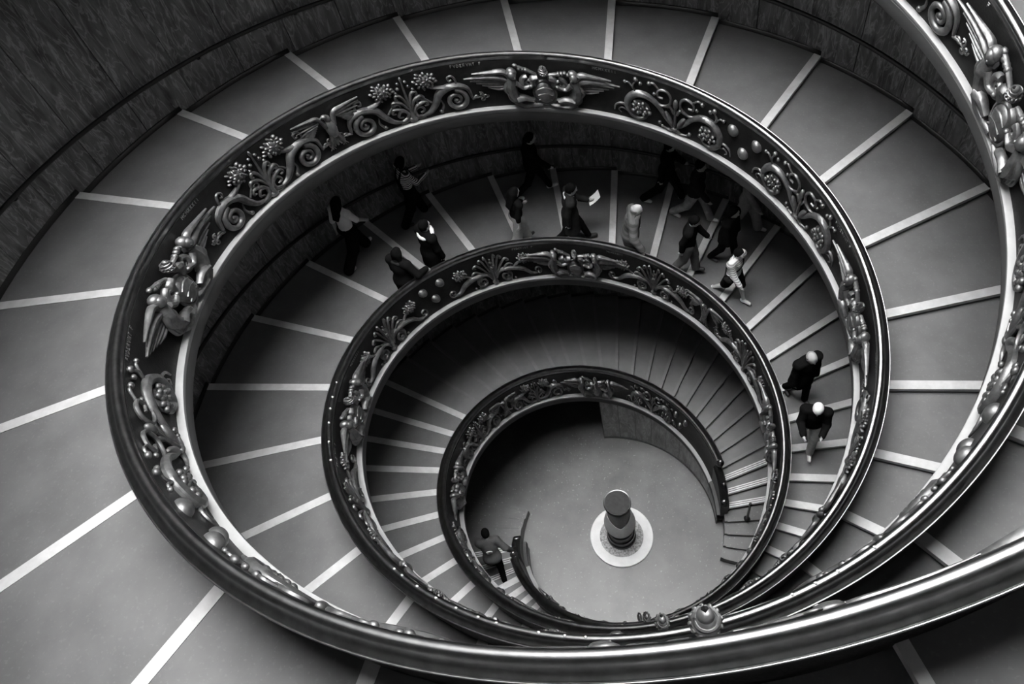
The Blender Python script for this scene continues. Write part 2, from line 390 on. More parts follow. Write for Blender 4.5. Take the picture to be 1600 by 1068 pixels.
# ------------------------------------------------------------------ shape collector for cast ornament
SPH = {}
def sphere_tpl(nu=10, nv=7):
    if (nu, nv) not in SPH:
        v = [(0, 0, 1)]; F = []
        for j in range(1, nv):
            t = math.pi*j/nv
            for i in range(nu): v.append((math.sin(t)*math.cos(2*math.pi*i/nu), math.sin(t)*math.sin(2*math.pi*i/nu), math.cos(t)))
        v.append((0, 0, -1)); L = len(v)-1
        for i in range(nu): F.append([0, 1+i, 1+(i+1) % nu])
        for j in range(nv-2):
            for i in range(nu):
                a = 1+j*nu+i; b = 1+j*nu+(i+1) % nu
                F.append([a, a+nu, b+nu, b])
        for i in range(nu): F.append([L, 1+(nv-2)*nu+(i+1) % nu, 1+(nv-2)*nu+i])
        SPH[(nu, nv)] = (np.array(v), F)
    return SPH[(nu, nv)]
class MB:
    def __init__(self): self.v = []; self.f = []; self.n = 0
    def add(self, v, f):
        v = np.asarray(v, float); self.v.append(v); n = self.n
        self.f += [[i+n for i in q] for q in f]; self.n += len(v)
    def ell(self, c, r, rot=0.0, nu=10, nv=7, R=None):
        v, f = sphere_tpl(nu, nv); p = v*np.asarray(r if np.ndim(r) else (r, r, r), float)
        if R is not None: p = p@np.asarray(R).T
        elif rot: ca, sa = math.cos(rot), math.sin(rot); p = p@np.array([[ca, sa, 0], [-sa, ca, 0], [0, 0, 1]])
        self.add(p+np.asarray(c, float), f)
    def tube(self, pts, rad_, sides=7, flat=1.0, closed=False):
        p = np.asarray(pts, float); n = len(p)
        r = np.broadcast_to(np.asarray(rad_, float), (n,)) if np.ndim(rad_) == 0 or len(np.atleast_1d(rad_)) == n else np.interp(np.linspace(0, 1, n), np.linspace(0, 1, len(rad_)), rad_)
        t = np.gradient(p, axis=0); t /= np.linalg.norm(t, axis=1)[:, None]+1e-9
        ref = np.array([0.0, 0.0, 1.0]); b = np.cross(t, ref)
        bad = np.linalg.norm(b, axis=1) < 1e-3; b[bad] = np.cross(t[bad], np.array([1.0, 0, 0])) if bad.any() else b[bad]
        b /= np.linalg.norm(b, axis=1)[:, None]; nn = np.cross(b, t)
        a = np.linspace(0, 2*math.pi, sides, endpoint=False)
        V = p[:, None]+r[:, None, None]*(np.cos(a)[None, :, None]*b[:, None]+flat*np.sin(a)[None, :, None]*nn[:, None])
        f = quads(n, sides, cv=True).tolist()
        f += [list(range(sides))[::-1], [(n-1)*sides+k for k in range(sides)]]
        self.add(V.reshape(-1, 3), f)
    def build(self, name, mat, parent, mp=None, base=None, angle=50):
        v = np.vstack(self.v)
        if mp: v = mp(v)
        if base is not None: v = v-base
        return mesh(name, v, self.f, mat, parent, angle=angle)
def smooth_path(pts, n=40):
    """Catmull-Rom through the control points"""
    p = np.asarray(pts, float); m = len(p)
    q = np.vstack([2*p[0]-p[1], p, 2*p[-1]-p[-2]]); out = []
    t = np.linspace(0, m-1, n); i = np.clip(t.astype(int), 0, m-2); s = (t-i)[:, None]
    a, b, c, d = q[i], q[i+1], q[i+2], q[i+3]
    return 0.5*((2*b)+(c-a)*s+(2*a-5*b+4*c-d)*s*s+(3*b-a-3*c+d)*s**3)
def spiral(cx, cy, R, turns, a0, dirn=1, r_in=0.15, n=44, w=0.03):
    t = np.linspace(0, 1, n); a = a0+dirn*2*math.pi*turns*t; r = R*(1-(1-r_in)*t)
    return np.stack([cx+r*np.cos(a), cy+r*np.sin(a), np.full(n, w)], -1)

# ------------------------------------------------------------------ bronze balustrades
PH, ZB = 0.205, -0.228           # height and foot of the ornament field below the crest
DEG = PH/1.05*180/math.pi        # one panel height along the rail, in degrees
def mapper(side, uc, sgn=1, out=False):
    def mp(v):
        u = uc+sgn*v[:, 0]*DEG; y = v[:, 1]
        if out: r = rad(u)+0.013+v[:, 2]*PH
        else: r = rad(u)-0.017+0.011*y-v[:, 2]*PH
        return pt(u, OFF[side], r, hz(u)+ZB+y*PH)
    return mp
def P3(pts, w=0.03): return [(a, b, w) for a, b in pts]
def flower(mb, x, y, s=0.2, rnd=None, n=17):
    rnd = rnd or random.Random(int(x*1000))
    mb.ell((x, y, 0.03), (s*0.62, s*0.55, 0.07))
    for k in range(26):
        a = k*2.39996; rr = s*math.sqrt((k+0.5)/26)
        mb.ell((x+rr*math.cos(a), y+rr*math.sin(a)*0.8, 0.085-0.045*rr/s), (s*0.20, s*0.12, 0.032), a+0.5*math.sin(k*7.0), 8, 5)
def bud(mb, x, y, s=0.06): mb.ell((x, y, 0.03), (s, s, s*0.8), 0, 8, 5)
def leaf(mb, pts, r, w=0.035, n=26): mb.tube(smooth_path(P3(pts, w), n), r, 7)
def acanthus(mb, pts, r0=0.03, n=30):
    """stem that swells into a ribbed leaf"""
    p = smooth_path(P3(pts, 0.035), n); t = np.linspace(0, 1, n)
    mb.tube(p, r0*(0.55+1.1*np.sin(math.pi*t)**1.2), 7)
    d = np.gradient(p, axis=0); d /= np.linalg.norm(d, axis=1)[:, None]; nn = np.stack([-d[:, 1], d[:, 0], 0*d[:, 0]], -1)
    for sg in (-1, 1):
        q = p+nn*sg*(r0*1.15*np.sin(math.pi*t)**1.0)[:, None]; q[:, 2] = 0.025
        mb.tube(q, r0*0.5, 5)
def tail(mb, x, y, sg, s=1.0):
    for k, (dx, dy) in enumerate([(0.10, 0.02), (0.19, 0.07), (0.20, -0.03), (0.27, 0.03)]):
        mb.tube(spiral(x+sg*dx*s, y+dy*s, 0.05*s, 1.1, k, 1, 0.2, 14, 0.02), 0.014, 5)
    leaf(mb, [(x, y), (x+sg*0.12*s, y+0.02), (x+sg*0.25*s, y)], [0.03, 0.018, 0.008], 0.02, 12)
def pattern_a(parent, base, side, uc, sgn, mirror_x):
    """half field with two volutes, two carnations and a palmette; x counted from the arms"""
    X = 2.55
    for sg, nm in ((-1, 0), (1, 1)):
        def L(pts): return [(X+sg*a, b) for a, b in pts]
        mb = MB(); cx = X+sg*0.88
        mb.tube(spiral(cx, 0.26, 0.215, 1.75, math.pi*0.5 if sg > 0 else math.pi*0.5, -sg, 0.16, 50, 0.04), [0.05, 0.048, 0.032, 0.02], 8)
        bud(mb, cx, 0.26, 0.045)
        acanthus(mb, L([(1.18, 0.25), (1.12, 0.47), (0.88, 0.56), (0.62, 0.47), (0.50, 0.28), (0.36, 0.12), (0.20, 0.07)]), 0.042)
        leaf(mb, L([(0.20, 0.07), (0.09, 0.12), (0.08, 0.24), (0.19, 0.28), (0.25, 0.19), (0.17, 0.15)]), [0.03, 0.03, 0.025, 0.018])
        leaf(mb, L([(1.02, 0.53), (0.72, 0.55), (0.52, 0.60), (0.40, 0.70)]), [0.035, 0.05, 0.035, 0.03])
        leaf(mb, L([(0.92, 0.55), (0.95, 0.66), (0.90, 0.76), (0.82, 0.74), (0.83, 0.67), (0.88, 0.68)]), [0.022, 0.02, 0.016])
        leaf(mb, L([(0.42, 0.30), (0.30, 0.42), (0.20, 0.44), (0.16, 0.38), (0.21, 0.34)]), [0.018, 0.018, 0.012])
        leaf(mb, L([(0.60, 0.30), (0.62, 0.18), (0.56, 0.07)]), [0.012, 0.02, 0.03], 0.02, 10); bud(mb, X+sg*0.55, 0.07, 0.04)
        tail(mb, X+sg*1.17, 0.22, sg)
        mb.build('acanthus_scroll', MT['relief'], parent, mapper(side, uc, sgn), base)
        mb = MB(); flower(mb, X+sg*0.40, 0.78, 0.21, random.Random(nm)); mb.build('carnation', MT['relief'], parent, mapper(side, uc, sgn), base)
    mb = MB()
    for sg in (-1, 1):
        for k, (bx, by, tx, ty) in enumerate([(0.02, 0.16, 0.34, 0.34), (0.02, 0.26, 0.30, 0.48), (0.02, 0.36, 0.20, 0.60)]):
            leaf(mb, [(X+sg*bx, by), (X+sg*(bx+(tx-bx)*0.35), by+(ty-by)*0.8), (X+sg*tx*0.85, ty+0.02), (X+sg*tx, ty-0.05), (X+sg*tx*0.82, ty-0.07)], [0.022, 0.032, 0.026, 0.016], 0.035, 18)
        bud(mb, X+sg*0.10, 0.74, 0.035); bud(mb, X+sg*0.07, 0.84, 0.03); bud(mb, X+sg*0.16, 0.66, 0.032)
        leaf(mb, [(X+sg*0.03, 0.10), (X+sg*0.14, 0.03), (X+sg*0.24, 0.02)], [0.03, 0.02, 0.01], 0.02, 9)
    leaf(mb, [(X, 0.04), (X, 0.4), (X, 0.86)], [0.05, 0.03, 0.014], 0.035, 12); mb.ell((X, 0.90, 0.03), (0.025, 0.06, 0.025)); mb.ell((X, 0.06, 0.03), (0.09, 0.06, 0.05))
    mb.build('palmette', MT['relief'], parent, mapper(side, uc, sgn), base)
def pattern_b(parent, base, side, uc, sgn, mirror_x):
    """half field with rosette volutes and a lily"""
    X = 2.55
    for sg, nm in ((-1, 0), (1, 1)):
        def L(pts): return [(X+sg*a*0.86, b) for a, b in pts]
        mb = MB()
        acanthus(mb, L([(0.02, 0.10), (0.22, 0.28), (0.42, 0.50), (0.66, 0.62), (0.92, 0.60), (1.10, 0.42), (1.08, 0.22), (0.92, 0.08), (0.74, 0.10), (0.64, 0.20)]), 0.042, 44)
        leaf(mb, L([(0.50, 0.56), (0.30, 0.52), (0.14, 0.60), (0.12, 0.76), (0.24, 0.86), (0.40, 0.82), (0.42, 0.70), (0.30, 0.68)]), [0.02, 0.03, 0.026, 0.02], 0.035, 34)
        leaf(mb, L([(0.40, 0.84), (0.52, 0.93), (0.62, 0.90)]), [0.018, 0.022, 0.014], 0.03, 9); bud(mb, X+sg*0.533, 0.90, 0.045); bud(mb, X+sg*0.430, 0.72, 0.035)
        leaf(mb, L([(0.92, 0.60), (0.98, 0.76), (0.92, 0.86)]), [0.022, 0.022, 0.012], 0.03, 10); leaf(mb, L([(0.94, 0.66), (1.08, 0.80), (1.16, 0.78)]), [0.018, 0.02, 0.012], 0.03, 10)
        bud(mb, X+sg*0.791, 0.90, 0.05); bud(mb, X+sg*0.705, 0.84, 0.04); bud(mb, X+sg*0.998, 0.80, 0.035)
        leaf(mb, L([(1.05, 0.20), (1.22, 0.30), (1.38, 0.24), (1.42, 0.12)]), [0.03, 0.026, 0.02, 0.012], 0.025, 14)
        leaf(mb, L([(1.10, 0.16), (1.24, 0.20), (1.32, 0.14), (1.26, 0.08)]), [0.02, 0.018, 0.014, 0.01], 0.02, 12)
        bud(mb, X+sg*0.310, 0.12, 0.04); bud(mb, X+sg*0.258, 0.06, 0.03)
        mb.build('acanthus_scroll', MT['relief'], parent, mapper(side, uc, sgn), base)
        mb = MB(); rnd = random.Random(7+nm); cx, cy = X+sg*0.69, 0.32
        mb.ell((cx, cy, 0.02), (0.19, 0.17, 0.05))
        for k in range(15):
            a = k*2.4; rr = 0.17*math.sqrt(k/15)
            mb.ell((cx+rr*math.cos(a)*1.1, cy+rr*math.sin(a)*0.9, 0.07), (0.05, 0.045, 0.04), a, 7, 5)
        mb.build('rosette', MT['relief'], parent, mapper(side, uc, sgn), base)
    mb = MB()
    for sg in (-1, 1):
        mb.ell((X+sg*0.13, 0.30, 0.04), (0.055, 0.16, 0.05), -sg*0.5)
        leaf(mb, [(X+sg*0.03, 0.44), (X+sg*0.10, 0.56), (X+sg*0.17, 0.52)], [0.03, 0.03, 0.012], 0.035, 10)
        leaf(mb, [(X+sg*0.02, 0.10), (X+sg*0.12, 0.03), (X+sg*0.26, 0.06)], [0.04, 0.03, 0.012], 0.03, 10)
    leaf(mb, [(X, 0.08), (X, 0.34), (X, 0.56)], [0.035, 0.03, 0.025], 0.04, 10); mb.ell((X, 0.66, 0.04), (0.05, 0.11, 0.05)); mb.ell((X, 0.10, 0.04), (0.07, 0.05, 0.05))
    mb.build('lily', MT['relief'], parent, mapper(side, uc, sgn), base)
def pattern_c(parent, base, side, uc, sgn, mirror_x):
    """half field with paired volutes under a fan of curls"""
    X = 2.3
    for sg, nm in ((-1, 0), (1, 1)):
        def L(pts): return [(X+sg*a, b) for a, b in pts]
        mb = MB()
        mb.tube(spiral(X+sg*0.34, 0.20, 0.155, 1.8, math.pi*0.5, -sg, 0.14, 44, 0.04), [0.04, 0.035, 0.025, 0.016], 7)
        acanthus(mb, L([(0.06, 0.18), (0.16, 0.36), (0.34, 0.42), (0.60, 0.40), (0.86, 0.30), (1.05, 0.14), (1.22, 0.12)]), 0.038)
        mb.tube(spiral(X+sg*1.24, 0.22, 0.11, 1.4, -math.pi*0.5, sg, 0.2, 26, 0.03), [0.028, 0.02, 0.012], 6)
        leaf(mb, L([(0.60, 0.42), (0.72, 0.52), (0.86, 0.58)]), [0.026, 0.03, 0.02], 0.03, 10)
        bud(mb, X+sg*0.46, 0.04, 0.035); bud(mb, X+sg*0.58, 0.06, 0.03)
        mb.build('acanthus_scroll', MT['relief'], parent, mapper(side, uc, sgn), base)
        mb = MB(); flower(mb, X+sg*0.92, 0.66, 0.19, random.Random(3+nm)); mb.build('carnation', MT['relief'], parent, mapper(side, uc, sgn), base)
    mb = MB()
    for sg in (-1, 1):
        for tx, ty in ((0.58, 0.56), (0.50, 0.74), (0.32, 0.86), (0.16, 0.92)):
            leaf(mb, [(X+sg*0.03, 0.22), (X+sg*tx*0.45, ty*0.72), (X+sg*tx*0.8, ty), (X+sg*tx, ty-0.06), (X+sg*tx*0.84, ty-0.09)], [0.02, 0.028, 0.024, 0.014], 0.035, 20)
    leaf(mb, [(X, 0.05), (X, 0.5), (X, 0.82)], [0.045, 0.03, 0.02], 0.035, 12); bud(mb, X, 0.55, 0.07); bud(mb, X, 0.70, 0.05); mb.ell((X, 0.08, 0.03), (0.09, 0.07, 0.05))
    mb.build('palmette', MT['relief'], parent, mapper(side, uc, sgn), base)
def eagle(parent, base, side, uc):
    mb = MB(); mp = mapper(side, uc)
    mb.ell((0, 0.52, 0.07), (0.10, 0.19, 0.08)); mb.ell((0, 0.74, 0.08), (0.055, 0.08, 0.055)); mb.ell((0.05, 0.80, 0.10), (0.055, 0.045, 0.045))
    leaf(mb, [(0.08, 0.81), (0.13, 0.79), (0.14, 0.75)], [0.022, 0.016, 0.006], 0.10, 8)
    for k in range(5): leaf(mb, [(0, 0.36), ((k-2)*0.04, 0.26), ((k-2)*0.07, 0.16)], [0.02, 0.03, 0.018], 0.05, 8)
    for sg in (-1, 1): 
        leaf(mb, [(sg*0.06, 0.40), (sg*0.10, 0.26), (sg*0.12, 0.18)], [0.035, 0.022, 0.014], 0.07, 8)
        for k in range(3): leaf(mb, [(sg*0.12, 0.19), (sg*(0.08+0.05*k), 0.12)], [0.012, 0.007], 0.06, 4)
    mb.build('eagle', MT['relief'], parent, mp, base)
    for sg in (-1, 1):
        mb = MB()
        leaf(mb, [(sg*0.07, 0.58), (sg*0.16, 0.80), (sg*0.34, 0.84), (sg*0.66, 0.88)], [0.045, 0.04, 0.03, 0.012], 0.07, 16)
        for k in range(7):
            x0 = 0.14+0.03*k; ye = 0.86-0.085*k
            leaf(mb, [(sg*x0, 0.74-0.03*k), (sg*(x0+0.2), 0.76-0.05*k), (sg*(0.66-0.05*k), ye-0.06)], [0.026, 0.026, 0.008], 0.05, 10)
        mb.build('eagle_wing', MT['relief'], parent, mp, base)
def roundels(parent, base, side, uc):
    for dx, dy in ((-0.27, 0.72), (0.27, 0.72), (0.0, 0.36)):
        mb = MB(); mb.ell((dx, dy, 0.0), (0.118, 0.112, 0.10), 0, 20, 12)
        mb.build('roundel', MT['relief'], parent, mapper(side, uc), base)
def arms(parent, base, side, uc, W=None):
    """coat of arms: shield, tiara over crossed keys, two winged figures, raised lettering"""
    ab = (uc+OFF[side]) % 360; W = 0.42 if 225 < ab < 340 else 1.1
    mp0 = mapper(side, uc)
    def mpt(v): return mp0(v*np.array([0.86, 1, 1]))
    def mp(v): return mp0(v*np.array([1, 1, W]))
    mb = MB(); mb.ell((0, 0.36, 0.09), (0.20, 0.24, 0.10), 0, 16, 10)
    a = np.linspace(0, 2*math.pi, 33); mb.tube(np.stack([0.21*np.cos(a), 0.36+0.25*np.sin(a), np.full(33, 0.10)], -1), 0.028, 7)
    for k in (-1, 0, 1): leaf(mb, [(-0.14, 0.36+0.11*k), (0, 0.40+0.11*k), (0.14, 0.34+0.11*k)], [0.012, 0.022, 0.012], 0.17-0.015*abs(k), 10)
    for sg in (-1, 1):
        mb.tube(spiral(sg*0.30, 0.58, 0.13, 1.6, math.pi/2, -sg, 0.15, 34, 0.12), [0.05, 0.045, 0.03, 0.02], 7)
        mb.tube(spiral(sg*0.24, 0.14, 0.09, 1.3, -math.pi/2, sg, 0.2, 24, 0.09), [0.04, 0.03, 0.018], 7)
        leaf(mb, [(sg*0.10, 0.70), (sg*0.20, 0.66), (sg*0.17, 0.52)], [0.06, 0.07, 0.04], 0.12, 10)
    root = mb.build('coat_of_arms', MT['relief'], parent, mp, base)
    mb = MB(); c = np.array((-0.02, 0.86, 0.13 if W < 1 else 0.15))
    q = 0.80
    mb.ell(c, (0.105*q, 0.10*q, 0.10*q), 0, 14, 10); mb.ell(c+(0, 0.075*q, 0.02), (0.07*q, 0.06*q, 0.07*q), 0, 12, 8); mb.ell(c+(0, -0.09*q, 0), (0.10*q, 0.05*q, 0.09*q), 0, 14, 8)
    for k in range(3):
        aa = np.linspace(0, 2*math.pi, 25); yy = c[1]+(-0.06+0.055*k)*q; rr = (0.112-0.014*k)*q
        mb.tube(np.stack([c[0]+rr*np.cos(aa), np.full(25, yy), c[2]+rr*np.sin(aa)], -1), 0.014, 6)
    for k in range(12):
        t = 2*math.pi*k/12; mb.ell((c[0]+0.115*q*math.cos(t), c[1]-0.025*q, c[2]+0.115*q*math.sin(t)), 0.018, 0, 6, 5)
    tr = mb.build('tiara', MT['relief'], root, mpt, base)
    mb = MB(); mb.ell(c+(0, 0.118*q, 0.045), (0.026, 0.02, 0.026), 0, 4, 4); v_ = mpt(np.vstack(mb.v))-base; mesh('socket', v_, mb.f, MT['panel'], root, smooth=False)
    for sg in (-1, 1):
        mb = MB(); leaf(mb, [(sg*0.12, 0.74), (sg*0.28, 0.80+0.03*sg), (sg*0.46, 0.84+0.07*sg)], [0.032, 0.036, 0.03], 0.10, 12)
        for q in (0.30, 0.36, 0.42): mb.ell((sg*q, 0.80+0.03*sg+(q-0.28)*0.25, 0.10), 0.045, 0, 8, 6)
        mb.ell((sg*0.48, 0.85+0.075*sg, 0.10), (0.05, 0.035, 0.035)); mb.build('key', MT['relief'], root, mp, base)
        # winged figure: head, curls, torso, arm reaching the shield, folded legs and drapery
        mb = MB()
        mb.ell((sg*0.58, 0.76, 0.14), (0.085, 0.095, 0.085), 0, 12, 9); mb.ell((sg*0.57, 0.80, 0.11), (0.095, 0.085, 0.08), 0, 12, 8); mb.ell((sg*0.54, 0.745, 0.215), (0.018, 0.026, 0.02), 0, 6, 5)
        for k in range(7): mb.ell((sg*(0.52+0.025*k), 0.84-0.02*abs(k-3), 0.13), 0.028, 0, 6, 5)
        leaf(mb, [(sg*0.58, 0.70, ), (sg*0.58, 0.64)], [0.045, 0.05], 0.12, 4)
        leaf(mb, [(sg*0.58, 0.66), (sg*0.62, 0.50), (sg*0.60, 0.34), (sg*0.52, 0.22)], [0.085, 0.12, 0.10, 0.10], 0.10, 14)
        leaf(mb, [(sg*0.52, 0.60), (sg*0.40, 0.50), (sg*0.26, 0.54)], [0.05, 0.042, 0.03], 0.16, 10); mb.ell((sg*0.25, 0.545, 0.17), (0.04, 0.03, 0.03))
        leaf(mb, [(sg*0.66, 0.58), (sg*0.74, 0.44), (sg*0.68, 0.32)], [0.05, 0.042, 0.03], 0.12, 10)
        leaf(mb, [(sg*0.56, 0.24), (sg*0.40, 0.26), (sg*0.24, 0.20)], [0.08, 0.065, 0.045], 0.14, 10)
        leaf(mb, [(sg*0.58, 0.18), (sg*0.44, 0.08), (sg*0.18, 0.08), (sg*0.08, 0.10)], [0.08, 0.07, 0.05, 0.035], 0.10, 12)
        for k in range(4): leaf(mb, [(sg*(0.70-0.03*k), 0.40-0.06*k), (sg*(0.66-0.05*k), 0.16-0.03*k), (sg*(0.46-0.06*k), 0.05)], [0.025, 0.03, 0.02], 0.06+0.02*k, 12)
        mb.build('winged_figure', MT['relief'], root, mp, base)
        mb = MB()
        leaf(mb, [(sg*0.60, 0.66), (sg*0.72, 0.80), (sg*0.95, 0.80), (sg*1.30, 0.80)], [0.05, 0.055, 0.04, 0.014], 0.10, 16)
        leaf(mb, [(sg*0.62, 0.58), (sg*0.78, 0.66), (sg*1.0, 0.69), (sg*1.46, 0.70)], [0.05, 0.06, 0.045, 0.014], 0.08, 16)
        for k in range(4): leaf(mb, [(sg*0.72, 0.56-0.05*k), (sg*(0.95-0.03*k), 0.58-0.06*k), (sg*(1.34-0.10*k), 0.61-0.055*k)], [0.035, 0.03, 0.012], 0.05, 12)
        mb.build('wing', MT['relief'], root, mp, base)
    return root
LETTER = {'M': [[(0, 0), (0, 1), (.35, .4), (.7, 1), (.7, 0)]], 'C': [[(.6, .85), (.3, 1), (0, .6), (0, .4), (.3, 0), (.6, .15)]], 'X': [[(0, 0), (.6, 1)], [(0, 1), (.6, 0)]], 'I': [[(.3, 0), (.3, 1)]],
          'F': [[(0, 0), (0, 1), (.55, 1)], [(0, .55), (.4, .55)]], 'V': [[(0, 1), (.3, 0), (.6, 1)]], 'D': [[(0, 0), (0, 1), (.3, 1), (.6, .6), (.6, .4), (.3, 0), (0, 0)]], 'E': [[(.55, 0), (0, 0), (0, 1), (.55, 1)], [(0, .5), (.4, .5)]],
          'R': [[(0, 0), (0, 1), (.4, 1), (.55, .75), (.4, .5), (0, .5)], [(.3, .5), (.6, 0)]], 'N': [[(0, 0), (0, 1), (.6, 0), (.6, 1)]], 'T': [[(.3, 0), (.3, 1)], [(0, 1), (.6, 1)]]}
def lettering(root, base, side, uc, text, x0, y0, h=0.055):
    mb = MB(); x = 0.0
    for ch in text:
        for st in LETTER.get(ch, []):
            for p, q in zip(st[:-1], st[1:]): mb.tube([(-(x0)-0 + (x+p[0]*h)*-1, y0+p[1]*h, 0.004), (-(x0)+(x+q[0]*h)*-1, y0+q[1]*h, 0.004)], 0.007, 4)
        x += h*1.05
    mb.build('lettering', MT['relief'], root, mapper(side, uc), base)

RAIL_PROF = []
for k in range(10):   # inner bead
    t = math.radians(205-k*20); RAIL_PROF.append((0.0030+0.0112*math.cos(t), -0.0112+0.0112*math.sin(t)))
RAIL_PROF += [(0.0150, -0.0125), (0.0190, -0.0165), (0.0235, -0.0190), (0.0285, -0.0198), (0.0302, -0.0205), (0.0306, -0.0222)]
for k in range(6):   # outer lip
    t = math.radians(120-k*40); RAIL_PROF.append((0.0326+0.0015*math.cos(t), -0.0222+0.0015*math.sin(t)))
RAIL_PROF += [(0.028, -0.0258), (0.018, -0.029), (0.012, -0.034), (-0.004, -0.030), (-0.006, -0.024)]
PANEL_PROF = [(0.012, -0.03), (0.013, -0.19), (0.020, -0.200), (0.021, -0.245), (-0.020, -0.245), (-0.0195, -0.231), (-0.017, -0.226), (-0.007, -0.030)]
SILL_PROF = [(-0.016, -0.2305), (-0.036, -0.2305), (-0.0390, -0.2325), (-0.0390, -0.2405), (-0.037, -0.2445), (-0.035, -0.2460), (-0.035, -0.252), (-0.016, -0.252)]
BU0 = {0: 38.0, 1: 38.0}
for side in (0, 1):
    off = OFF[side]
    root = empty('balustrade', tuple(pt(BU0[side], off, float(rad(BU0[side])), hz(BU0[side])+ZR).tolist()))
    tag(root, 'bronze balustrade with eagle reliefs whose wide handrail crosses the bottom of the view' if side == 0 else 'bronze balustrade beside which the crowd of visitors walks down', 'balustrade', 'bronze balustrades of the double spiral')
    base = np.array(root.location)
    us = urange(BU0[side], BU1[side], 1.25)
    for nm, prof, mt, ang in (('handrail', RAIL_PROF, 'rail', 55), ('panel', PANEL_PROF, 'panel', 40), ('sill', SILL_PROF, 'sill', 40)):
        v, f = sweep(us, side, prof, True)
        mesh(nm, v-base, f, MT[mt], root, angle=ang)
    # ornament
    k = 0; uc = 21.6
    while uc < BU1[side]-10:
        if uc > 60:
            ar = arms(root, base, side, uc)
            if side == 0 and 380 < uc < 660 or side == 1 and 200 < uc < 660:
                lettering(ar, base, side, uc, 'FVDERVNT F', -1.62, 0.90); lettering(ar, base, side, uc, 'MCMXXXII', 0.95, 0.90)
        mid = uc+45.2
        kind = (k+side) % 2
        if mid < BU1[side]-5 and mid > 50: (roundels if kind == 0 else eagle)(root, base, side, mid)
        pat = pattern_c if side == 1 and uc < 400 else (pattern_a if kind == 1 else pattern_b)
        if uc > 40: pat(root, base, side, uc, 1, False)
        if uc+90.2 < BU1[side]-4: pat(root, base, side, uc+90.2, -1, False)
        k += 1; uc += 90.2

# newels of the balustrades, white specks on the second handrail
for side, root in zip((0, 1), [o for o in coll.objects if o.name.startswith('balustrade')]):
    off = OFF[side]; base = np.array(root.location)
    # low end block: stepped bronze pier that drops from the handrail to the first steps
    us = np.linspace(20.5, 38.5, 13); V = []
    for u in us:
        t = (u-20.5)/18.0; top = float(hz(u))-0.050-0.085*(1-t)**1.6; bot = float(hz(u))+ZR-0.03; r = float(rad(u))
        for dr, z in ((-0.016, bot), (-0.020, top-0.012), (-0.012, top), (0.016, top), (0.024, top-0.012), (0.020, bot)): V.append(pt(u, off, r+dr, z))
    f = quads(13, 6, cv=True).tolist()+[[0, 1, 2, 3, 4, 5], [12*6+k for k in range(6)][::-1]]
    mesh('newel', np.array(V)-base, f, MT['panel'], root, angle=35)
    def polar(v, u=38.0):
        a_ = math.radians(u+off); er = np.array([math.cos(a_), math.sin(a_), 0]); et = np.array([-er[1], er[0], 0])
        c = pt(u, off, float(rad(u)), float(hz(u)))
        return c+S*(v[:, :1]*et+v[:, 1:2]*np.array([0, 0, 1.0])+v[:, 2:]*er)
    mb = MB(); mb.ell((-0.006, -0.004, 0.008), (0.020, 0.020, 0.020), 0, 16, 10); mb.ell((-0.006, 0.018, 0.008), (0.010, 0.008, 0.010), 0, 10, 7)
    mb.build('finial', MT['rail'], root, lambda v: polar(v, 37.5), base)
    mb = MB(); mb.tube(spiral(0, -0.02, 0.030, 1.5, math.pi/2, 1, 0.2, 30, 0.008), [0.011, 0.010, 0.006], 8); mb.ell((0, -0.02, 0.008), (0.008, 0.008, 0.014))
    mb.build('volute', MT['rail'], root, lambda v: polar(v, 30.0)-np.array([0, 0, 0.085*S]), base)
    mb = MB(); mb.ell((0, 0, 0), (0.014, 0.012, 0.014), 0, 12, 8); mb.ell((0, -0.012, 0), (0.018, 0.006, 0.018), 0, 12, 6)
    mb.build('newel_cap', MT['rail'], root, lambda v: polar(v, 23.0)-np.array([0, 0, 0.122*S]), base)
SPECKS = [378.4, 382.7, 386, 389.9, 395, 399.9, 429.2, 431.1, 434.6, 438.6, 442.4, 446.3, 449.3, 455.7, 459.4, 462.2, 487.8, 490.7, 493.5, 498.3]  # positions of small white beads along the rail crest
for u in SPECKS:
    root = [o for o in coll.objects if o.name == 'balustrade.001'][0]; base = np.array(root.location)
    mb = MB(); mb.ell((0, 0, 0), (0.0042, 0.0036, 0.0036), 0, 8, 6)
    c = pt(u, 180, float(rad(u)), float(hz(u))+0.0006)
    mb.v = [v*S+c for v in mb.v]; mb.build('rail_speck', MT['white'], root, None, base)

# ------------------------------------------------------------------ black handrails along the marble walls
for side in (0, 1):
    off = OFF[side]; hr = empty('wall_handrail', tuple(pt(10, off, float(rwall(10)), hz(10)+ZR+0.17).tolist()))
    tag(hr, ('black handrail on the veined marble wall of the uppermost outer ramp' if side == 0 else 'black handrail on the marble wall behind the crowd of visitors'), 'handrail', 'black wall handrails')
    base = np.array(hr.location); us = urange(8, U1[side]-2, 2.0)
    prof = [(-0.020+0.0085*math.cos(t), ZR+0.178+0.0085*math.sin(t)) for t in np.linspace(0, 2*math.pi, 8, endpoint=False)]
    v, f = sweep(us, side, prof, True, 'wall'); mesh('rail', v-base, f, MT['black'], hr)
    u = 14.0
    while u < U1[side]-5:
        c0 = pt(u, off, float(rwall(u))-0.020, hz(u)+ZR+0.178); c1 = pt(u, off, float(rwall(u))-0.012, hz(u)+ZR+0.160); c2 = pt(u, off, float(rwall(u))-0.0005, hz(u)+ZR+0.158)
        mb = MB(); mb.tube([c0, c1, c2], 0.0035*S, 6); mb.ell(c2, 0.008*S, 0, 8, 6); mb.build('bracket', MT['black'], hr, None, base)
        u += 14.0

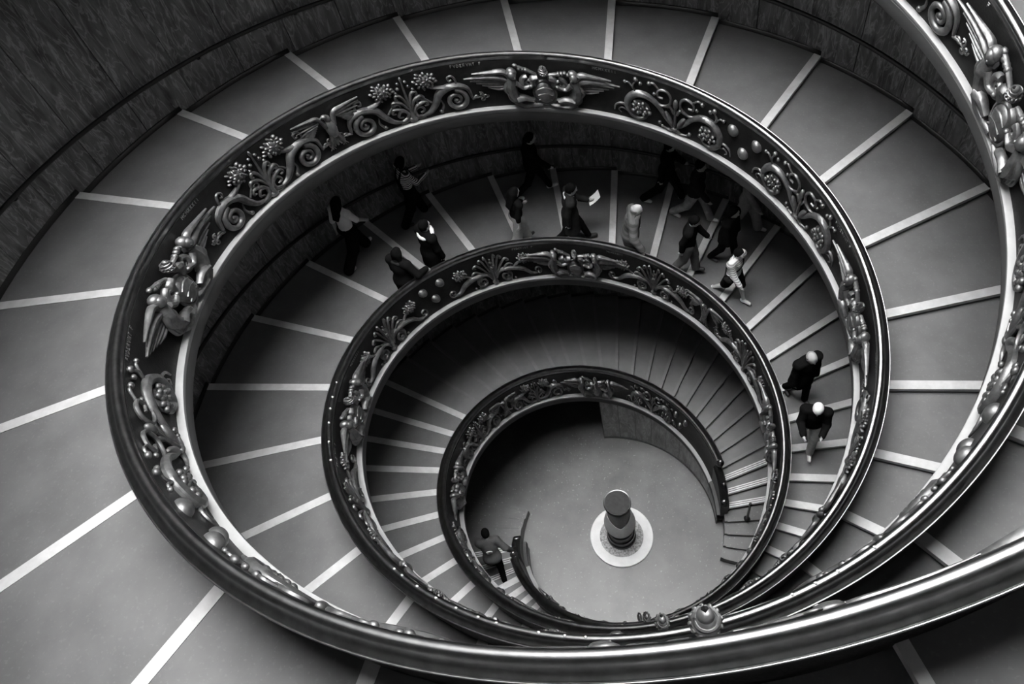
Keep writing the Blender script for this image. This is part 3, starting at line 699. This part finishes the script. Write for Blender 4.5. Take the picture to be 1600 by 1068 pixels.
# ------------------------------------------------------------------ pedestal on the well floor, post by the stair foot
def lathe(name, prof, mat, parent, base, n=48, mod=None, ring=False):
    a_ = np.linspace(0, 2*math.pi, n, endpoint=False); V = []
    for r, z in prof:
        for t in a_:
            zz = z+(mod(t, r, z) if mod else 0); V.append((r*math.cos(t)*S, r*math.sin(t)*S, zz*S))
    f = quads(len(prof), n, cu=ring, cv=True).tolist()
    if not ring: f += [list(range(n))[::-1], [(len(prof)-1)*n+k for k in range(n)]]
    return mesh(name, np.array(V)-np.array(base), f, mat, parent, angle=35)
ped = empty('pedestal', (0, 0, ZF*S)); tag(ped, 'tall round dark pedestal on a white stone disc in the middle of the floor', 'pedestal')
z = (0, 0, 0)
lathe('base_disc', [(0.170, 0.0), (0.170, 0.010), (0.167, 0.013), (0.118, 0.013)], MT['white'], ped, z, 72)
lathe('mosaic_ring', [(0.1175, 0.0), (0.1175, 0.0145), (0.06, 0.0145)], MT['mosaic'], ped, z, 64)
lathe('stepped_foot', [(0.078, 0.012), (0.078, 0.040), (0.072, 0.048), (0.072, 0.078), (0.066, 0.086), (0.064, 0.13)], MT['darkmetal'], ped, z)
lathe('foot_moulding', [(0.0735, 0.074), (0.0755, 0.079), (0.0735, 0.084), (0.070, 0.080)], MT['rail'], ped, z, ring=True)
lathe('foot_moulding', [(0.0655, 0.126), (0.068, 0.131), (0.0655, 0.136), (0.062, 0.131)], MT['rail'], ped, z, ring=True)
lathe('shaft', [(0.061, 0.12), (0.058, 0.30), (0.056, 0.48)], MT['darkmetal'], ped, z)
ca = math.atan2(CAM[1], CAM[0])
lathe('collar', [(0.070, 0.225), (0.080, 0.232), (0.081, 0.245), (0.062, 0.375), (0.058, 0.372), (0.060, 0.25)], MT['cwhite'], ped, z, 64, lambda t, r, zz: (-0.085*max(0.0, 1-abs(((t-ca+math.pi) % (2*math.pi))-math.pi)/1.15) if zz > 0.3 else -0.02*max(0.0, math.cos(t-ca))), ring=True)
lathe('top_plate', [(0.050, 0.47), (0.060, 0.485), (0.0665, 0.492), (0.0665, 0.510), (0.058, 0.5105)], MT['plate'], ped, z)
lathe('rim', [(0.0665, 0.505), (0.0685, 0.509), (0.0665, 0.513), (0.063, 0.512)], MT['rail'], ped, z, ring=True)
pu = 17.0; pb = pt(pu, 0, 0.655, tread_z(pu))
post = empty('post', tuple(pb.tolist())); tag(post, 'slim black post on the lowest steps beside the striped step edges', 'post')
mb = MB(); mb.tube([(0, 0, 0), (0, 0, 0.012), (0, 0, 0.03)], [0.075, 0.07, 0.03], 16); mb.build('foot', MT['black'], post)
mb = MB(); mb.tube([(0, 0, 0.02), (0, 0, 0.5), (0, 0, 0.86)], 0.028, 10); mb.ell((0, 0, 0.89), (0.04, 0.04, 0.045), 0, 10, 8); mb.build('shaft', MT['black'], post)

# ------------------------------------------------------------------ visitors: each figure is grown from a distance field so that the body is one surface
def sd_cone(p, a, b, ra, rb):
    a = np.asarray(a, float); b = np.asarray(b, float); ba = b-a; L2 = ba@ba+1e-12
    h = np.clip(((p-a)@ba)/L2, 0, 1)
    return np.linalg.norm(p-a-h[..., None]*ba, axis=-1)-(ra+(rb-ra)*h)
def sd_ell(p, c, r, yaw=0.0, tilt=0.0):
    q = p-np.asarray(c, float)
    if yaw: ca, sa = math.cos(yaw), math.sin(yaw); q = np.stack([q[..., 0]*ca+q[..., 1]*sa, -q[..., 0]*sa+q[..., 1]*ca, q[..., 2]], -1)
    if tilt: ca, sa = math.cos(tilt), math.sin(tilt); q = np.stack([q[..., 0]*ca-q[..., 2]*sa, q[..., 1], q[..., 0]*sa+q[..., 2]*ca], -1)
    r = np.asarray(r, float); k0 = np.linalg.norm(q/r, axis=-1); k1 = np.linalg.norm(q/(r*r), axis=-1)+1e-9
    return k0*(k0-1)/k1
def sdf_mesh(prims, vox, k=0.03, cuts=()):
    lo = np.full(3, 1e9); hi = -lo; bb = []
    for q in prims:
        if q[0] == 'c': l = np.minimum(np.array(q[1])-q[3], np.array(q[2])-q[4]); h = np.maximum(np.array(q[1])+q[3], np.array(q[2])+q[4])
        else: m = max(q[2]); l = np.array(q[1])-m; h = np.array(q[1])+m
        bb.append((l, h)); lo = np.minimum(lo, l); hi = np.maximum(hi, h)
    lo -= 2.5*vox+k*0.3; hi += 2.5*vox+k*0.3
    n = np.ceil((hi-lo)/vox).astype(int)+1
    ax = [lo[i]+vox*np.arange(n[i]) for i in range(3)]
    D = np.full(n, 0.5)
    for q, (l, h) in zip(prims, bb):
        kk = q[5] if (q[0] == 'c' and len(q) > 5) else (q[5] if (q[0] == 'e' and len(q) > 5) else k)
        mrg = kk+2.5*vox
        i0 = np.maximum(((l-mrg-lo)/vox).astype(int), 0); i1 = np.minimum(((h+mrg-lo)/vox).astype(int)+2, n)
        sl = tuple(slice(i0[i], i1[i]) for i in range(3))
        p = np.stack(np.meshgrid(ax[0][sl[0]], ax[1][sl[1]], ax[2][sl[2]], indexing='ij'), -1)
        d = sd_cone(p, *q[1:5]) if q[0] == 'c' else sd_ell(p, q[1], q[2], q[3] if len(q) > 3 else 0.0, q[4] if len(q) > 4 else 0.0)
        A = D[sl]; hh = np.clip(0.5+0.5*(A-d)/kk, 0, 1)
        D[sl] = A+(d-A)*hh-kk*hh*(1-hh)
    if cuts:
        p = np.stack(np.meshgrid(*ax, indexing='ij'), -1)
        for c, nn in cuts:
            nn = np.asarray(nn, float)/np.linalg.norm(nn); D = np.maximum(D, (p-np.asarray(c, float))@nn)
    ins = D < 0
    s8 = [ins[a:n[0]-1+a, b:n[1]-1+b, c:n[2]-1+c] for a in (0, 1) for b in (0, 1) for c in (0, 1)]
    cnt = sum(x.astype(np.int8) for x in s8); act = (cnt > 0) & (cnt < 8)
    idx = np.full(act.shape, -1, np.int64); cells = np.argwhere(act); idx[act] = np.arange(len(cells))
    corner = np.array([(a, b, c) for a in (0, 1) for b in (0, 1) for c in (0, 1)])
    edges = [(i, j) for i in range(8) for j in range(i+1, 8) if abs(corner[i]-corner[j]).sum() == 1]
    val = np.stack([D[cells[:, 0]+c[0], cells[:, 1]+c[1], cells[:, 2]+c[2]] for c in corner], 1)
    acc = np.zeros((len(cells), 3)); num = np.zeros(len(cells))
    for i, j in edges:
        vi, vj = val[:, i], val[:, j]; m = (vi < 0) != (vj < 0)
        t = np.where(m, vi/np.where(m, vi-vj, 1), 0)
        acc += np.where(m[:, None], corner[i]+t[:, None]*(corner[j]-corner[i]), 0); num += m
    V = lo+vox*(cells+acc/num[:, None])
    F = []
    for axis in range(3):
        sA = [slice(1, n[i]-1) for i in range(3)]; sB = list(sA); sA[axis] = slice(0, n[axis]-1); sB[axis] = slice(1, n[axis])
        A = ins[tuple(sA)]; B = ins[tuple(sB)]; e = np.argwhere(A != B)
        if not len(e): continue
        o1, o2 = [(1, 2), (2, 0), (0, 1)][axis]
        c = e.copy()
        for i in range(3):
            if i != axis: c[:, i] += 1
        def cell(d1, d2):
            q = c.copy(); q[:, o1] -= d1; q[:, o2] -= d2; return idx[q[:, 0], q[:, 1], q[:, 2]]
        Q = np.stack([cell(1, 1), cell(0, 1), cell(0, 0), cell(1, 0)], 1)
        fl = B[e[:, 0], e[:, 1], e[:, 2]]
        Q[fl] = Q[fl][:, ::-1]; F.append(Q)
    F = np.vstack(F); F = F[(F >= 0).all(1)]
    return V, F
def infl(prims, g, gz=1.0):
    out = []
    for q in prims:
        if q[0] == 'c': out.append(('c', q[1], q[2], q[3]+g, q[4]+g)+tuple(q[5:]))
        else: out.append(('e', q[1], tuple(x+g for x in q[2]))+tuple(q[3:]))
    return out
def ik(sh, tgt, l1, l2, pole):
    d = tgt-sh; L = min(np.linalg.norm(d), (l1+l2)*0.995); d = d/np.linalg.norm(d); tgt = sh+d*L
    a = (l1*l1-l2*l2+L*L)/(2*L); h = math.sqrt(max(l1*l1-a*a, 1e-6)); pl = np.asarray(pole, float); pl = pl-(pl@d)*d; pl /= np.linalg.norm(pl)
    return sh+a*d+h*pl, tgt
def person(label, u, r, h=1.72, turn=0.0, stride=0.35, arms_=((-0.3, 0.10, 0.35), (0.35, 0.10, 0.35)), lean=0.05, hturn=0.0, hdown=0.15, top='cblack', top_hem=-0.02, top_g=0.022, flare=0.0, sleeves=1.0,
           legs='cdark', leg_g=0.018, shoe='dshoe', hair='short', hairm='hair', side=1, reach=None, group='visitors walking down the ramp', extras=(), bare=False):
    k = h/1.72; off = OFF[side]; a_ = math.radians(u+off); hd = a_-math.pi/2+turn
    loc = pt(u, off, r, tread_z(u))
    root = empty('person', tuple(loc.tolist())); root.rotation_euler = (0, 0, hd); tag(root, label, 'person', group)
    X = np.array
    pel = X([0, 0, 0.92*k]); lg = {}
    for s_, ph in ((1, 1), (-1, -1)):
        hip = pel+X([0, 0.085*s_*k, -0.03*k]); a = stride*ph*(1.0 if ph > 0 else 0.85); b = 0.10+(0.0 if ph > 0 else 0.9*abs(stride))
        kn = hip+0.42*k*X([math.sin(a), 0.01*s_, -math.cos(a)]); an = kn+0.41*k*X([math.sin(a-b), 0, -math.cos(a-b)])
        lg[s_] = [hip, kn, an]
    dz = min(lg[1][2][2], lg[-1][2][2])-0.075*k
    sh_ = X([0, 0, -dz]); pel = pel+sh_
    for s_ in lg: lg[s_] = [j+sh_ for j in lg[s_]]
    D = X([math.sin(lean), 0, math.cos(lean)]); wst = pel+0.13*k*D; che = pel+0.33*k*D; nk = pel+0.52*k*D
    hdd = X([math.sin(lean+hdown), 0, math.cos(lean+hdown)]); hc = nk+0.145*k*hdd+X([0.01, 0, 0])
    fw = X([math.cos(hturn)*math.cos(hdown), math.sin(hturn)*math.cos(hdown), -math.sin(hdown)]); lf = X([-math.sin(hturn), math.cos(hturn), 0]); upv = np.cross(fw, lf)
    def H(x, y, z): return hc+k*(x*fw+y*lf+z*upv)
    head = [('e', hc, (0.098*k, 0.078*k, 0.118*k), hturn, hdown), ('e', H(0.028, 0, -0.062), (0.062*k, 0.056*k, 0.062*k), hturn, hdown), ('c', H(0.092, 0, 0.008), H(0.108, 0, -0.026), 0.010*k, 0.016*k, 0.012),
            ('e', H(0, 0.078, -0.012), (0.022*k, 0.012*k, 0.034*k), hturn, hdown, 0.01), ('e', H(0, -0.078, -0.012), (0.022*k, 0.012*k, 0.034*k), hturn, hdown, 0.01), ('c', H(0.086, -0.018, -0.062), H(0.086, 0.018, -0.062), 0.009*k, 0.009*k, 0.012), ('c', H(0.082, -0.035, 0.022), H(0.082, 0.035, 0.022), 0.014*k, 0.014*k, 0.015), ('e', H(0.062, 0, -0.105), (0.025*k, 0.026*k, 0.02*k), hturn, hdown),
            ('c', nk-0.02*D, hc-0.05*k*hdd, 0.056*k, 0.05*k)]
    torso = [('e', che, (0.112*k, 0.158*k, 0.175*k), 0, lean), ('e', wst+0.02*D, (0.103*k, 0.138*k, 0.15*k), 0, lean), ('e', pel-X([0.01, 0, 0.0]), (0.118*k, 0.162*k, 0.125*k), 0, lean)]
    sho = {}
    for s_ in (1, -1):
        sho[s_] = nk-0.055*k*D+X([0, 0.182*s_*k, 0]); torso.append(('c', nk-0.03*D, sho[s_], 0.058*k, 0.062*k))
    armp = {}; hands = []
    for s_, (a1, o, e) in zip((1, -1), arms_):
        s0 = sho[s_]
        if reach and reach[0] == s_:
            a2, off2 = reach[1]; tu, tr, tz = a2
            tw = pt(tu, off, tr, tz)-loc; c_, sn = math.cos(-hd), math.sin(-hd); tl = X([tw[0]*c_-tw[1]*sn, tw[0]*sn+tw[1]*c_, tw[2]])
            dd = (tl-s0); dd /= np.linalg.norm(dd); el, wr = ik(s0, tl-0.085*k*dd, 0.28*k, 0.25*k, off2); hdv = (tl-wr)/np.linalg.norm(tl-wr)
        else:
            el = s0+0.28*k*X([math.sin(a1)*math.cos(o), s_*math.sin(o), -math.cos(a1)*math.cos(o)])
            o2 = -0.25 if e > 0.9 else o*0.3
            hdv = X([math.sin(a1+e)*math.cos(o2), s_*math.sin(o2), -math.cos(a1+e)*math.cos(o2)]); wr = el+0.25*k*hdv
        armp[s_] = [('c', s0, el, 0.052*k, 0.042*k), ('c', el, wr, 0.042*k, 0.029*k)]
        side_ = np.cross(hdv, X([0, s_*1.0, 0.25])); side_ /= np.linalg.norm(side_); nrm = np.cross(side_, hdv)*s_
        pc = wr+0.045*k*hdv
        hands += [('c', wr, wr+0.07*k*hdv+0.012*side_, 0.028*k, 0.024*k, 0.015), ('c', wr+0.02*k*hdv, wr+0.075*k*hdv-0.014*side_, 0.024*k, 0.022*k, 0.015)]
        for q in range(4):
            b0 = wr+0.075*k*hdv+(0.026-0.0175*q)*k*side_; ln = (0.062, 0.072, 0.068, 0.052)[q]*k
            m_ = b0+ln*0.55*hdv+0.006*nrm; hands += [('c', b0, m_, 0.0095, 0.009, 0.004), ('c', m_, m_+ln*0.5*(0.8*hdv+0.6*nrm), 0.009, 0.0075, 0.004)]
        t0 = wr+0.03*k*hdv+0.028*k*side_; hands.append(('c', t0, t0+0.055*k*(0.65*hdv+0.76*side_), 0.011, 0.009, 0.006))
    legp = []; feet = {}
    for s_ in (1, -1):
        hip, kn, an = lg[s_]
        legp += [('c', hip, kn, 0.088*k, 0.056*k), ('c', kn, an, 0.056*k, 0.038*k)]
        lift = max(0.0, an[2]-0.075*k); pt_ = min(0.9, lift*3.0)
        fd = X([math.cos(pt_), 0.08*s_, -math.sin(pt_)]); feet[s_] = (an, fd)
        legp.append(('c', an+X([-0.02, 0, -0.035*k]), an+0.14*k*fd+X([0, 0, -0.045*k]), 0.036*k, 0.026*k))
    v, f = sdf_mesh(head+torso+armp[1]+armp[-1]+hands+legp, 0.0135*k, 0.025)
    mesh('body', v, f, MT['skin'], root)
    hem = pel[2]+top_hem*k
    # upper garment
    tp = infl(torso, top_g)
    for s_ in (1, -1):
        if sleeves > 0.9: tp += infl(armp[s_], top_g*0.9)
        elif sleeves > 0.3: tp += infl([armp[s_][0]], top_g)
    if top_hem < -0.05:
        for s_ in (1, -1):
            tp.append(('c', pel+X([0, 0.05*s_, 0.02]), X([pel[0]-0.01, (0.06+flare*0.5)*s_, hem-0.02]), 0.135*k+top_g*0.5, 0.135*k+flare, 0.05))
    cuts = [(X([0, 0, hem]), (0, 0, -1)), (nk+0.035*k*D, tuple(D*1.0+X([0.25, 0, 0])))]
    v, f = sdf_mesh(tp, 0.017*k, 0.03, cuts); mesh('jacket' if top_g > 0.02 else 'shirt', v, f, MT[top], root)
    # trousers
    lp = infl([torso[2]], 0.012)+[('c', q[1], q[2], q[3]+leg_g, q[4]+leg_g*1.3, 0.02) for q in legp if q[3] > 0.04*k]
    lp = [q for q in lp]
    lowest = min(lg[1][2][2], lg[-1][2][2])
    v, f = sdf_mesh(lp, 0.017*k, 0.02, [(wst-0.02*D, (0, 0, 1))]+([(X([0, 0, lowest+0.42*k]), (0, 0, -1))] if bare else [])); mesh('shorts' if bare else 'trousers', v, f, MT[legs], root)
    for s_ in (1, -1):
        an, fd = feet[s_]
        v, f = sdf_mesh([('c', an+X([-0.03, 0, -0.032*k]), an+0.15*k*fd+X([0, 0, -0.04*k]), 0.048*k, 0.036*k), ('c', an, an+X([0, 0, -0.03]), 0.044, 0.046)], 0.014, 0.02, [(an+X([0, 0, -0.074*k]), X([-fd[2], 0, 1])*-1.0)]); mesh('shoe', v, f, MT[shoe], root)
    # hair
    cap_cut = (H(0.045, 0, 0.025), tuple(0.86*fw-0.5*upv))
    hp = [('e', H(-0.014, 0, 0.014), (0.106*k, 0.090*k, 0.122*k), hturn, hdown)]
    if hair == 'short': v, f = sdf_mesh(hp, 0.013, 0.02, [cap_cut, (H(0, 0, -0.075), tuple(-upv))]); mesh('hair', v, f, MT[hairm], root)
    elif hair == 'long':
        hp += [('c', H(-0.06, 0.03, 0.0), che+X([-0.12, 0.04, 0.02]), 0.07, 0.055), ('c', H(-0.06, -0.03, 0.0), che+X([-0.12, -0.04, 0.02]), 0.07, 0.055), ('c', H(-0.02, 0.07, -0.02), H(-0.02, 0.085, -0.2), 0.035, 0.03), ('c', H(-0.02, -0.07, -0.02), H(-0.02, -0.085, -0.2), 0.035, 0.03)]
        v, f = sdf_mesh(hp, 0.015, 0.03, [cap_cut]); mesh('hair', v, f, MT[hairm], root)
    elif hair == 'bob':
        hp += [('c', H(-0.03, 0.05, 0.0), H(-0.04, 0.06, -0.13), 0.06, 0.05), ('c', H(-0.03, -0.05, 0.0), H(-0.04, -0.06, -0.13), 0.06, 0.05)]
        v, f = sdf_mesh(hp, 0.014, 0.03, [cap_cut]); mesh('hair', v, f, MT[hairm], root)
    elif hair == 'bald':
        v, f = sdf_mesh(hp, 0.013, 0.02, [(H(0.0, 0, 0.0), tuple(fw)), (H(0, 0, -0.08), tuple(-upv)), (H(0, 0, 0.035), tuple(upv))]); mesh('hair', v, f, MT[hairm], root)
    elif hair == 'cap':
        v, f = sdf_mesh([('e', H(-0.008, 0, 0.018), (0.112*k, 0.094*k, 0.122*k), hturn, hdown)], 0.013, 0.02, [(H(0, 0, 0.012), tuple(-upv))]); mesh('knitted_cap', v, f, MT['cwhite'], root)
        v, f = sdf_mesh(hp, 0.014, 0.02, [cap_cut, (H(0, 0, -0.085), tuple(-upv)), (H(0, 0, 0.02), tuple(upv))]); mesh('hair', v, f, MT[hairm], root)
    J = dict(H=H, nk=nk, che=che, pel=pel, D=D, k=k, sho=sho, armp=armp, hc=hc)
    for e in extras: e(root, J)
    return root, J
def collar(mat, thick=0.035, spread=0.105, droop=0.02, name='scarf'):
    def fn(root, J):
        n = 14; c = J['nk']-0.015*J['D']; pr = []
        ring = [c+np.array([spread*math.cos(t)*0.95+0.01, spread*math.sin(t)*1.15, -droop*(1-math.cos(t))+0.02]) for t in np.linspace(0, 2*math.pi, n, endpoint=False)]
        for i in range(n): pr.append(('c', ring[i], ring[(i+1) % n], thick, thick))
        v, f = sdf_mesh(pr, 0.014, 0.02); mesh(name, v, f, MT[mat], root)
    return fn
def lapel(mat):
    def fn(root, J):
        c = J['che']; pr = [('c', J['nk']+np.array([0.06, 0.05, -0.02]), c+np.array([0.135, 0.01, 0.0]), 0.03, 0.02), ('c', J['nk']+np.array([0.06, -0.05, -0.02]), c+np.array([0.135, -0.01, 0.0]), 0.03, 0.02), ('c', J['nk']+np.array([-0.07, 0.06, -0.01]), J['nk']+np.array([-0.07, -0.06, -0.01]), 0.035, 0.035), ('c', J['nk']+np.array([-0.07, 0.06, -0.01]), J['nk']+np.array([0.06, 0.06, -0.02]), 0.03, 0.03), ('c', J['nk']+np.array([-0.07, -0.06, -0.01]), J['nk']+np.array([0.06, -0.06, -0.02]), 0.03, 0.03)]
        v, f = sdf_mesh(pr, 0.014, 0.02); mesh('collar', v, f, MT[mat], root)
    return fn
def backpack(mat):
    def fn(root, J):
        c = J['che']+np.array([-0.2, 0, -0.04]); v, f = sdf_mesh([('e', c, (0.10, 0.15, 0.22)), ('e', c+np.array([-0.07, 0, -0.07]), (0.06, 0.11, 0.11))], 0.017, 0.03); mesh('backpack', v, f, MT[mat], root)
        for s_ in (1, -1):
            p = [J['sho'][s_]+np.array([-0.12, -0.07*s_, 0.03]), J['sho'][s_]+np.array([0.0, -0.075*s_, 0.10]), J['sho'][s_]+np.array([0.125, -0.07*s_, -0.02]), J['che']+np.array([0.12, 0.10*s_, -0.10])]
            mb = MB(); mb.tube(smooth_path(p, 16), 0.022, 6); mb.build('strap', MT[mat], root)
    return fn
def crossbag(mat):
    def fn(root, J):
        p = [J['pel']+np.array([0.02, -0.22, 0.05]), J['che']+np.array([0.145, 0, 0.02]), J['sho'][1]+np.array([0.02, -0.06, 0.085]), J['che']+np.array([-0.15, 0.0, 0.05]), J['pel']+np.array([-0.06, -0.20, 0.06])]
        mb = MB(); mb.tube(smooth_path(p, 24), 0.014, 6); mb.build('bag_strap', MT[mat], root)
        v, f = sdf_mesh([('e', J['pel']+np.array([0.02, -0.20, -0.02]), (0.10, 0.045, 0.075))], 0.016, 0.02); mesh('shoulder_bag', v, f, MT[mat], root)
    return fn
def bib(mat):
    def fn(root, J):
        for s_ in (1, -1):
            p = [J['pel']+np.array([-0.12, 0.05*s_, 0.10]), J['che']+np.array([-0.135, 0.06*s_, 0.02]), J['sho'][s_]+np.array([0.0, -0.085*s_, 0.085]), J['che']+np.array([0.135, 0.07*s_, 0.02]), J['pel']+np.array([0.13, 0.06*s_, 0.10])]
            mb = MB(); mb.tube(smooth_path(p, 22), 0.022, 6); mb.build('trouser_strap', MT[mat], root)
    return fn
def emblem(root, J):
    c = J['che']+np.array([-0.16, 0.0, 0.05]); mb = MB(); a2 = np.linspace(0.4, 5.6, 18)
    mb.tube(np.stack([np.full(18, c[0]), c[1]+0.06*np.cos(a2), c[2]+0.06*np.sin(a2)], -1), 0.016, 5); mb.build('back_print', MT['cwhite'], root)
def held(name, label, cat, u, r, dz, size, heading, mat, tilt=0.0, side=1):
    """sheet, phone or bag in a hand, a thing of its own"""
    c = pt(u, OFF[side], r, 0); z = tread_z(u)*S+dz
    o = empty(name, (c[0], c[1], z)); o.rotation_euler = (0, tilt, math.radians(u+OFF[side])-math.pi/2+heading); tag(o, label, cat)
    return o
def sheet(label, u, r, dz, heading, w_=0.2, h_=0.28, tilt=0.9, name='leaflet'):
    o = held(name, label, 'paper', u, r, dz, 0, heading, None, tilt)
    V, F = [], []
    for i in range(7):
        for j in range(2): V.append((0.02*math.sin(i/6*math.pi), (j-0.5)*w_, (i/6-0.5)*h_))
    V2 = V+[(x+0.004, y, z) for x, y, z in V]; q = quads(7, 2)
    F = q.tolist()+(q[:, ::-1]+14).tolist()+[[0, 1, 15, 14], [12, 26, 27, 13]]+[[2*i, 14+2*i, 14+2*i+2, 2*i+2] for i in range(6)]+[[2*i+1, 2*i+3, 14+2*i+3, 14+2*i+1] for i in range(6)]
    mesh('page', V2, F, MT['paper'], o, smooth=False)
    return o
SW = ((-0.35, 0.10, 0.30), (0.40, 0.10, 0.35)); SW2 = ((0.40, 0.10, 0.35), (-0.35, 0.10, 0.30)); FWD = ((0.35, 0.12, 1.25), (0.45, 0.12, 1.10)); DN = ((0.05, 0.10, 0.15), (0.05, 0.10, 0.15))
person('long-haired woman in a white blouse and wide black trousers beside the marble wall', 336.4, 1.369, 1.73, 0.15, 0.42, SW, top='cwhite', top_g=0.016, top_hem=0.06, sleeves=0.5, legs='cblack', leg_g=0.05, hair='long', shoe='shoe')
person('woman in a black and white striped top reaching both arms forward near the wall', 321.8, 1.392, 1.72, 0.0, 0.3, FWD, top='cstripe', top_g=0.018, top_hem=0.08, legs='cblack', leg_g=0.04, hair='bob', extras=(bib('cblack'),))
person('person in a black coat with a pale fur collar beside the inner handrail', 329.1, 0.996, 1.72, 0.0, 0.25, DN, top='cblack', top_hem=-0.32, top_g=0.035, flare=0.03, legs='cblack', hair='short', extras=(collar('cwhite', 0.036, 0.125, 0.03, 'fur_collar'),))
person('person in a dark coat resting one hand on the inner handrail', 340.4, 0.950, 1.64, 0.1, 0.12, DN, lean=0.10, top='cblack', top_hem=-0.25, top_g=0.032, legs='cdark', hair='bob', reach=(-1, ((335.2, float(rad(335.2))+0.004, float(hz(335.2))+0.006), (-0.6, -0.6, -0.3))), extras=(lapel('cdark'),))
person('man in black with white trainers walking close to the marble wall', 297.0, 1.329, 1.76, 0.0, 0.42, SW, top='cblack', top_hem=-0.1, top_g=0.03, legs='cblack', hair='short', shoe='shoe')
person('girl in a dark top and pale wide-legged trousers among the visitors', 304.6, 1.009, 1.62, 0.25, 0.28, SW2, top='cblack', top_hem=0.07, top_g=0.018, legs='clight', leg_g=0.042, hair='long')
person('man in a charcoal coat with white collar holding a white leaflet', 291.0, 1.005, 1.78, 0.0, 0.42, ((0.35, 0.1, 1.0), (-0.3, 0.1, 0.3)), hdown=0.3, top='cdark', top_hem=-0.38, top_g=0.032, flare=0.04, legs='cblack', hair='short', extras=(lapel('cwhite'),))
sheet('folded white leaflet held out by the man in the charcoal coat', 284.6, 1.05, 1.12, 0.2)
person('bald man in a shiny padded coat gripping the inner handrail', 275.0, 0.912, 1.76, 0.15, 0.2, DN, lean=0.12, hdown=0.3, top='puffer', top_hem=-0.22, top_g=0.045, legs='cdark', hair='bald', hairm='greyhair', reach=(-1, ((270.2, float(rad(270.2))+0.004, float(hz(270.2))+0.006), (-0.5, -0.6, -0.4))), extras=(collar('cgrey', 0.04, 0.11, 0.02, 'hood'),))
person('tall man all in black with white-soled shoes under the upper balustrade', 269.5, 1.319, 1.80, 0.1, 0.42, SW2, top='cblack', top_hem=-0.1, top_g=0.03, legs='cblack', leg_g=0.03, hair='short', shoe='shoe')
person('man in a dark jacket, grey trousers and white shoes in mid stride', 262.7, 1.268, 1.79, -0.1, 0.40, SW, top='cdark', top_hem=-0.08, top_g=0.03, legs='cmid', leg_g=0.03, hair='short', shoe='shoe')
person('person in a black jacket and charcoal trousers with keys hanging at the hip', 259.5, 0.960, 1.72, 0.1, 0.22, SW2, hdown=0.35, top='cblack', top_hem=-0.04, top_g=0.028, legs='cgrey', leg_g=0.035, hair='short')
person('person in pale grey clothes half hidden below the upper balustrade', 252.6, 1.335, 1.75, 0.0, 0.34, SW, top='cmid', top_hem=-0.12, top_g=0.03, legs='clight', leg_g=0.045, hair='short', shoe='shoe')
person('woman with long black hair in a black cape behind the striped shirt', 252.4, 1.111, 1.70, 0.0, 0.25, DN, top='cblack', top_hem=-0.15, top_g=0.045, flare=0.03, legs='cblack', hair='long')
person('young person in a white striped shirt and dark shorts with white shoes', 246.3, 0.962, 1.64, -0.1, 0.36, SW, top='cstripe2', top_g=0.024, top_hem=0.0, legs='cblack', leg_g=0.035, hair='short', shoe='shoe', bare=True, extras=(crossbag('cdark'),))
person('balding man in a long black coat walking ahead down the ramp', 213.6, 0.878, 1.78, 0.1, 0.2, DN, hdown=0.35, top='cblack', top_hem=-0.30, top_g=0.04, flare=0.03, legs='cblack', hair='bald', hairm='greyhair', extras=(lapel('cdark'),))
person('person in a white knitted cap, black jacket and pale trousers', 200.3, 0.845, 1.74, -0.35, 0.3, FWD, hdown=0.35, top='cblack', top_hem=-0.05, top_g=0.034, legs='clight', leg_g=0.025, hair='cap', shoe='shoe')
person('person in a grey printed jacket leaning over the lowest striped steps', 33.0, 0.672, 1.72, -0.15, 0.25, ((0.2, 0.1, 0.4), (0.9, 0.25, 0.3)), lean=0.45, hdown=0.35, top='cgrey', top_g=0.035, top_hem=-0.06, legs='cblack', hair='short', group=None, reach=(-1, ((33.5, float(rad(33.5))+0.012, float(hz(33.5))-0.045), (-0.6, -0.5, -0.4))), extras=(emblem,))
#@@NEXT
